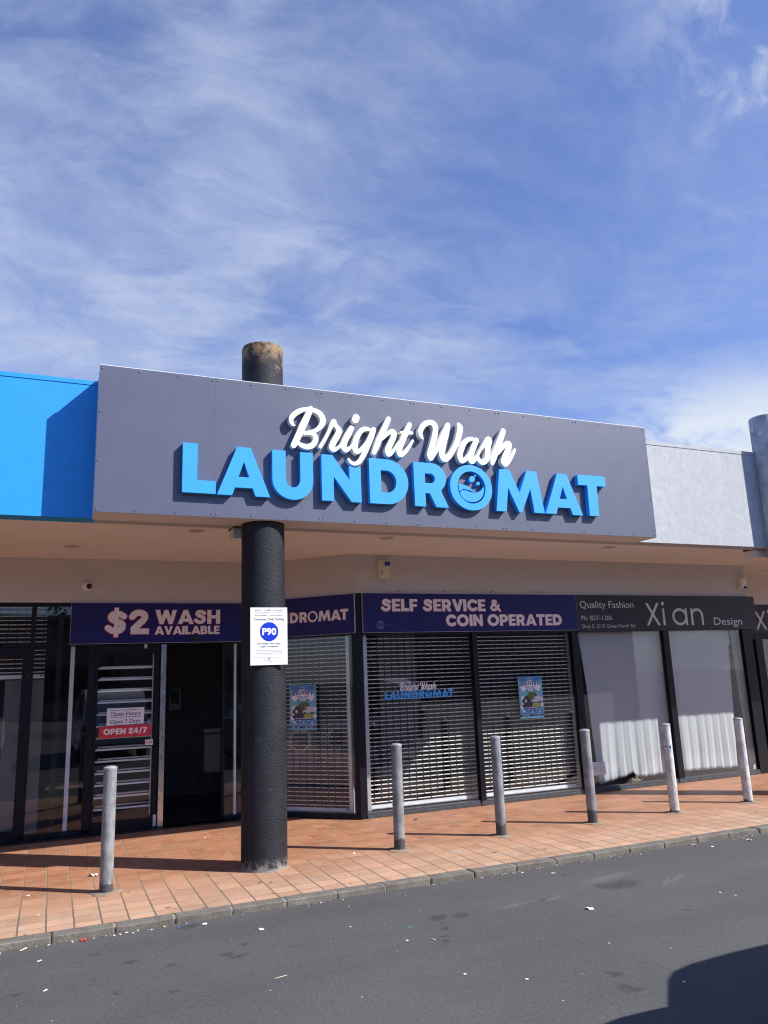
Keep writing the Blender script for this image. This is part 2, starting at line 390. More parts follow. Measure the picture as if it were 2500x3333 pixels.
m, t, b = newmat('kerb_stone'); co = worldpos(t)
n = t.noise(co, 6, 6, .65); n2 = t.noise(co, 60, 5, .7)
base = t.mix(t.step(n, .3, .7), (.115, .10, .083), (.20, .178, .148))
base = t.mix(t.math('MULTIPLY', t.step(n2, .45, .7), .5), base, (.07, .062, .054))
t.put(b.inputs['Base Color'], base); b.inputs['Roughness'].default_value = .9
t.l.new(t.bump(n2, .8, .008), b.inputs['Normal'])
plain('mortar', (.30, .26, .21), .9, var=.3, vscale=20, bump=(60, .6, .005))

# ------------------------------------------------------------------ mesh helpers
class MB:
    def __init__(s): s.v = []; s.f = []; s.m = []
    def add(s, vs, fs, mi=0):
        o = len(s.v); s.v += [tuple(v) for v in vs]
        for f in fs: s.f.append(tuple(i+o for i in f)); s.m.append(mi)
        return s
    def box(s, x0, x1, y0, y1, z0, z1, mi=0):
        vs = [(x, y, z) for z in (z0, z1) for y in (y0, y1) for x in (x0, x1)]
        return s.add(vs, [(0, 2, 3, 1), (4, 5, 7, 6), (0, 1, 5, 4), (2, 6, 7, 3), (0, 4, 6, 2), (1, 3, 7, 5)], mi)
    def bar(s, a, b, wd, th, mi=0, upv=(0, 0, 1)):
        a = Vector(a); b = Vector(b); d = (b-a).normalized(); sv = d.cross(Vector(upv)).normalized()*wd/2; uv = sv.cross(d).normalized()*th/2
        vs = [a-sv-uv, a+sv-uv, a+sv+uv, a-sv+uv, b-sv-uv, b+sv-uv, b+sv+uv, b-sv+uv]
        return s.add(vs, [(0, 1, 2, 3), (7, 6, 5, 4), (0, 4, 5, 1), (1, 5, 6, 2), (2, 6, 7, 3), (3, 7, 4, 0)], mi)
    def lathe(s, prof, cx=0, cy=0, n=32, mi=0, cap0=True, cap1=True, wob=0):
        vs = []; fs = []
        for (r, z) in prof:
            for k in range(n):
                a = 2*math.pi*k/n; rr = r*(1+wob*math.sin(3*a+1.3)+wob*.6*math.sin(7*a))
                vs.append((cx+rr*math.cos(a), cy+rr*math.sin(a), z))
        for i in range(len(prof)-1):
            for k in range(n):
                k2 = (k+1) % n; fs.append((i*n+k, i*n+k2, (i+1)*n+k2, (i+1)*n+k))
        if cap0: fs.append(tuple(range(n-1, -1, -1)))
        if cap1: fs.append(tuple((len(prof)-1)*n+k for k in range(n)))
        return s.add(vs, fs, mi)
    def plate(s, loops, y0, y1, mi=0, face_only=False):
        """loops (outer, holes...) in (x,z); front face at y0 (toward -Y), back at y1"""
        allp = [p for l in loops for p in l]
        tris = tessellate_polygon([[Vector((p[0], p[1], 0)) for p in l] for l in loops])
        n = len(allp)
        vs = [(p[0], y0, p[1]) for p in allp]; fs = []
        for tr in tris:
            a, b_, c_ = tr
            ar = (allp[b_][0]-allp[a][0])*(allp[c_][1]-allp[a][1])-(allp[c_][0]-allp[a][0])*(allp[b_][1]-allp[a][1])
            if abs(ar) < 1e-10: continue
            fs.append((a, b_, c_) if ar > 0 else (a, c_, b_))
        if not face_only:
            vs += [(p[0], y1, p[1]) for p in allp]
            o = 0
            for li, l in enumerate(loops):
                k = len(l); ar = sum(l[i][0]*l[(i+1) % k][1]-l[(i+1) % k][0]*l[i][1] for i in range(k))
                ccw = ar > 0
                for i in range(k):
                    j = (i+1) % k
                    q = (o+i, n+o+i, n+o+j, o+j)
                    if ccw != (li > 0): q = q
                    else: q = q[::-1]
                    fs.append(q)
                o += k
        return s.add(vs, fs, mi)
def mk(name, mb, mats, parent=None, loc=None, rz=0.0, smooth=False, bevel=0.0):
    me = bpy.data.meshes.new(name); me.from_pydata(mb.v, [], mb.f)
    if not isinstance(mats, (list, tuple)): mats = [mats]
    for mm in mats: me.materials.append(M[mm])
    for p, mi in zip(me.polygons, mb.m): p.material_index = mi; p.use_smooth = smooth
    me.validate(); me.update()
    o = bpy.data.objects.new(name, me); COL.objects.link(o)
    if parent is not None: o.parent = parent
    if loc: o.location = loc
    if rz: o.rotation_euler = (0, 0, rz)
    if smooth:
        bm = bmesh.new(); bm.from_mesh(me)
        for e in bm.edges:
            if len(e.link_faces) == 2 and e.calc_face_angle(0) > .7: e.smooth = False
        bm.to_mesh(me); bm.free()
    if bevel:
        bv = o.modifiers.new('bevel', 'BEVEL'); bv.width = bevel; bv.segments = 2; bv.limit_method = 'ANGLE'; bv.angle_limit = math.radians(40)
    return o
def thing(name, label, cat, loc=(0, 0, 0), rz=0.0, group=None):
    o = bpy.data.objects.new(name, None); COL.objects.link(o); o.empty_display_size = .1
    o.location = loc; o.rotation_euler = (0, 0, rz); o['label'] = label; o['category'] = cat
    if group: o['group'] = group
    return o
def tag(o, label, cat, group=None):
    o['label'] = label; o['category'] = cat
    if group: o['group'] = group
    return o
def struct(o): o['kind'] = 'structure'; return o
def copy_tree(o, parent=None):
    c = o.copy(); COL.objects.link(c)
    if parent is not None: c.parent = parent
    for ch in list(o.children): copy_tree(ch, c)
    return c
DG = None
_cap = {}
def text_mb(body, offset=0.0, spacing=1.0):
    cu = bpy.data.curves.new('lettering', 'FONT'); cu.body = body; cu.size = 1.0; cu.offset = offset; cu.space_character = spacing
    cu.resolution_u = 3
    o = bpy.data.objects.new('lettering', cu); COL.objects.link(o)
    bpy.context.view_layer.update()
    me = bpy.data.meshes.new_from_object(o.evaluated_get(bpy.context.evaluated_depsgraph_get()))
    vs = [tuple(v.co) for v in me.vertices]; fs = [tuple(p.vertices) for p in me.polygons]
    bpy.data.objects.remove(o); bpy.data.curves.remove(cu); bpy.data.meshes.remove(me)
    return vs, fs
def add_text(mb, body, x0, x1, z0, z1, y, offset=0.0, mi=0, spacing=1.0, grow=0.0, shear=0.0, cap='H'):
    """fit text so that its ink spans x0..x1, baseline z0, cap height up to z1"""
    key = (offset, cap)
    if key not in _cap:
        v, _ = text_mb(cap, offset); _cap[key] = (min(p[1] for p in v), max(p[1] for p in v))
    b0, b1 = _cap[key]
    vs, fs = text_mb(body, offset, spacing)
    xa = min(v[0] for v in vs); xb = max(v[0] for v in vs)
    x0 -= grow; x1 += grow; z0 -= grow; z1 += grow
    sx_ = (x1-x0)/(xb-xa); sz_ = (z1-z0)/(b1-b0)
    out = [(x0+(v[0]-xa)*sx_+shear*(v[1]-b0)*sz_, y, z0+(v[1]-b0)*sz_) for v in vs]
    mb.add(out, fs, mi)
    return mb
def ribbon(mb, pts, wd, y, mi=0, dy=0.0):
    """flat stroke in the x-z plane facing -Y; each segment sits a hair proud of the last"""
    for k in range(len(pts)-1):
        (xa, za), (xb, zb) = pts[k], pts[k+1]
        L = math.hypot(xb-xa, zb-za) or 1e-6
        nx, nz = -(zb-za)/L*wd/2, (xb-xa)/L*wd/2
        mb.add([(xa-nx, y, za-nz), (xb-nx, y, zb-nz), (xb+nx, y, zb+nz), (xa+nx, y, za+nz)], [(0, 1, 2, 3)], mi)
def band(mb, outer, inner, y, mi=0):
    n = len(outer)
    vs = [(p[0], y, p[1]) for p in outer]+[(p[0], y, p[1]) for p in inner]
    fs = [(i, i+1, n+i+1, n+i) for i in range(n-1)]
    mb.add(vs, fs, mi)
def arcpts(cx, cz, rx, rz, a0, a1, n=24):
    return [(cx+rx*math.cos(math.radians(a0+(a1-a0)*k/n)), cz+rz*math.sin(math.radians(a0+(a1-a0)*k/n))) for k in range(n+1)]
def disc(mb, cx, cz, rx, rz, y, mi=0, n=28):
    p = arcpts(cx, cz, rx, rz, 0, 360, n)[:-1]
    mb.add([(a, y, b_) for a, b_ in p], [tuple(range(n))], mi)
def quad(mb, x0, x1, z0, z1, y, mi=0): mb.add([(x0, y, z0), (x1, y, z0), (x1, y, z1), (x0, y, z1)], [(0, 1, 2, 3)], mi)
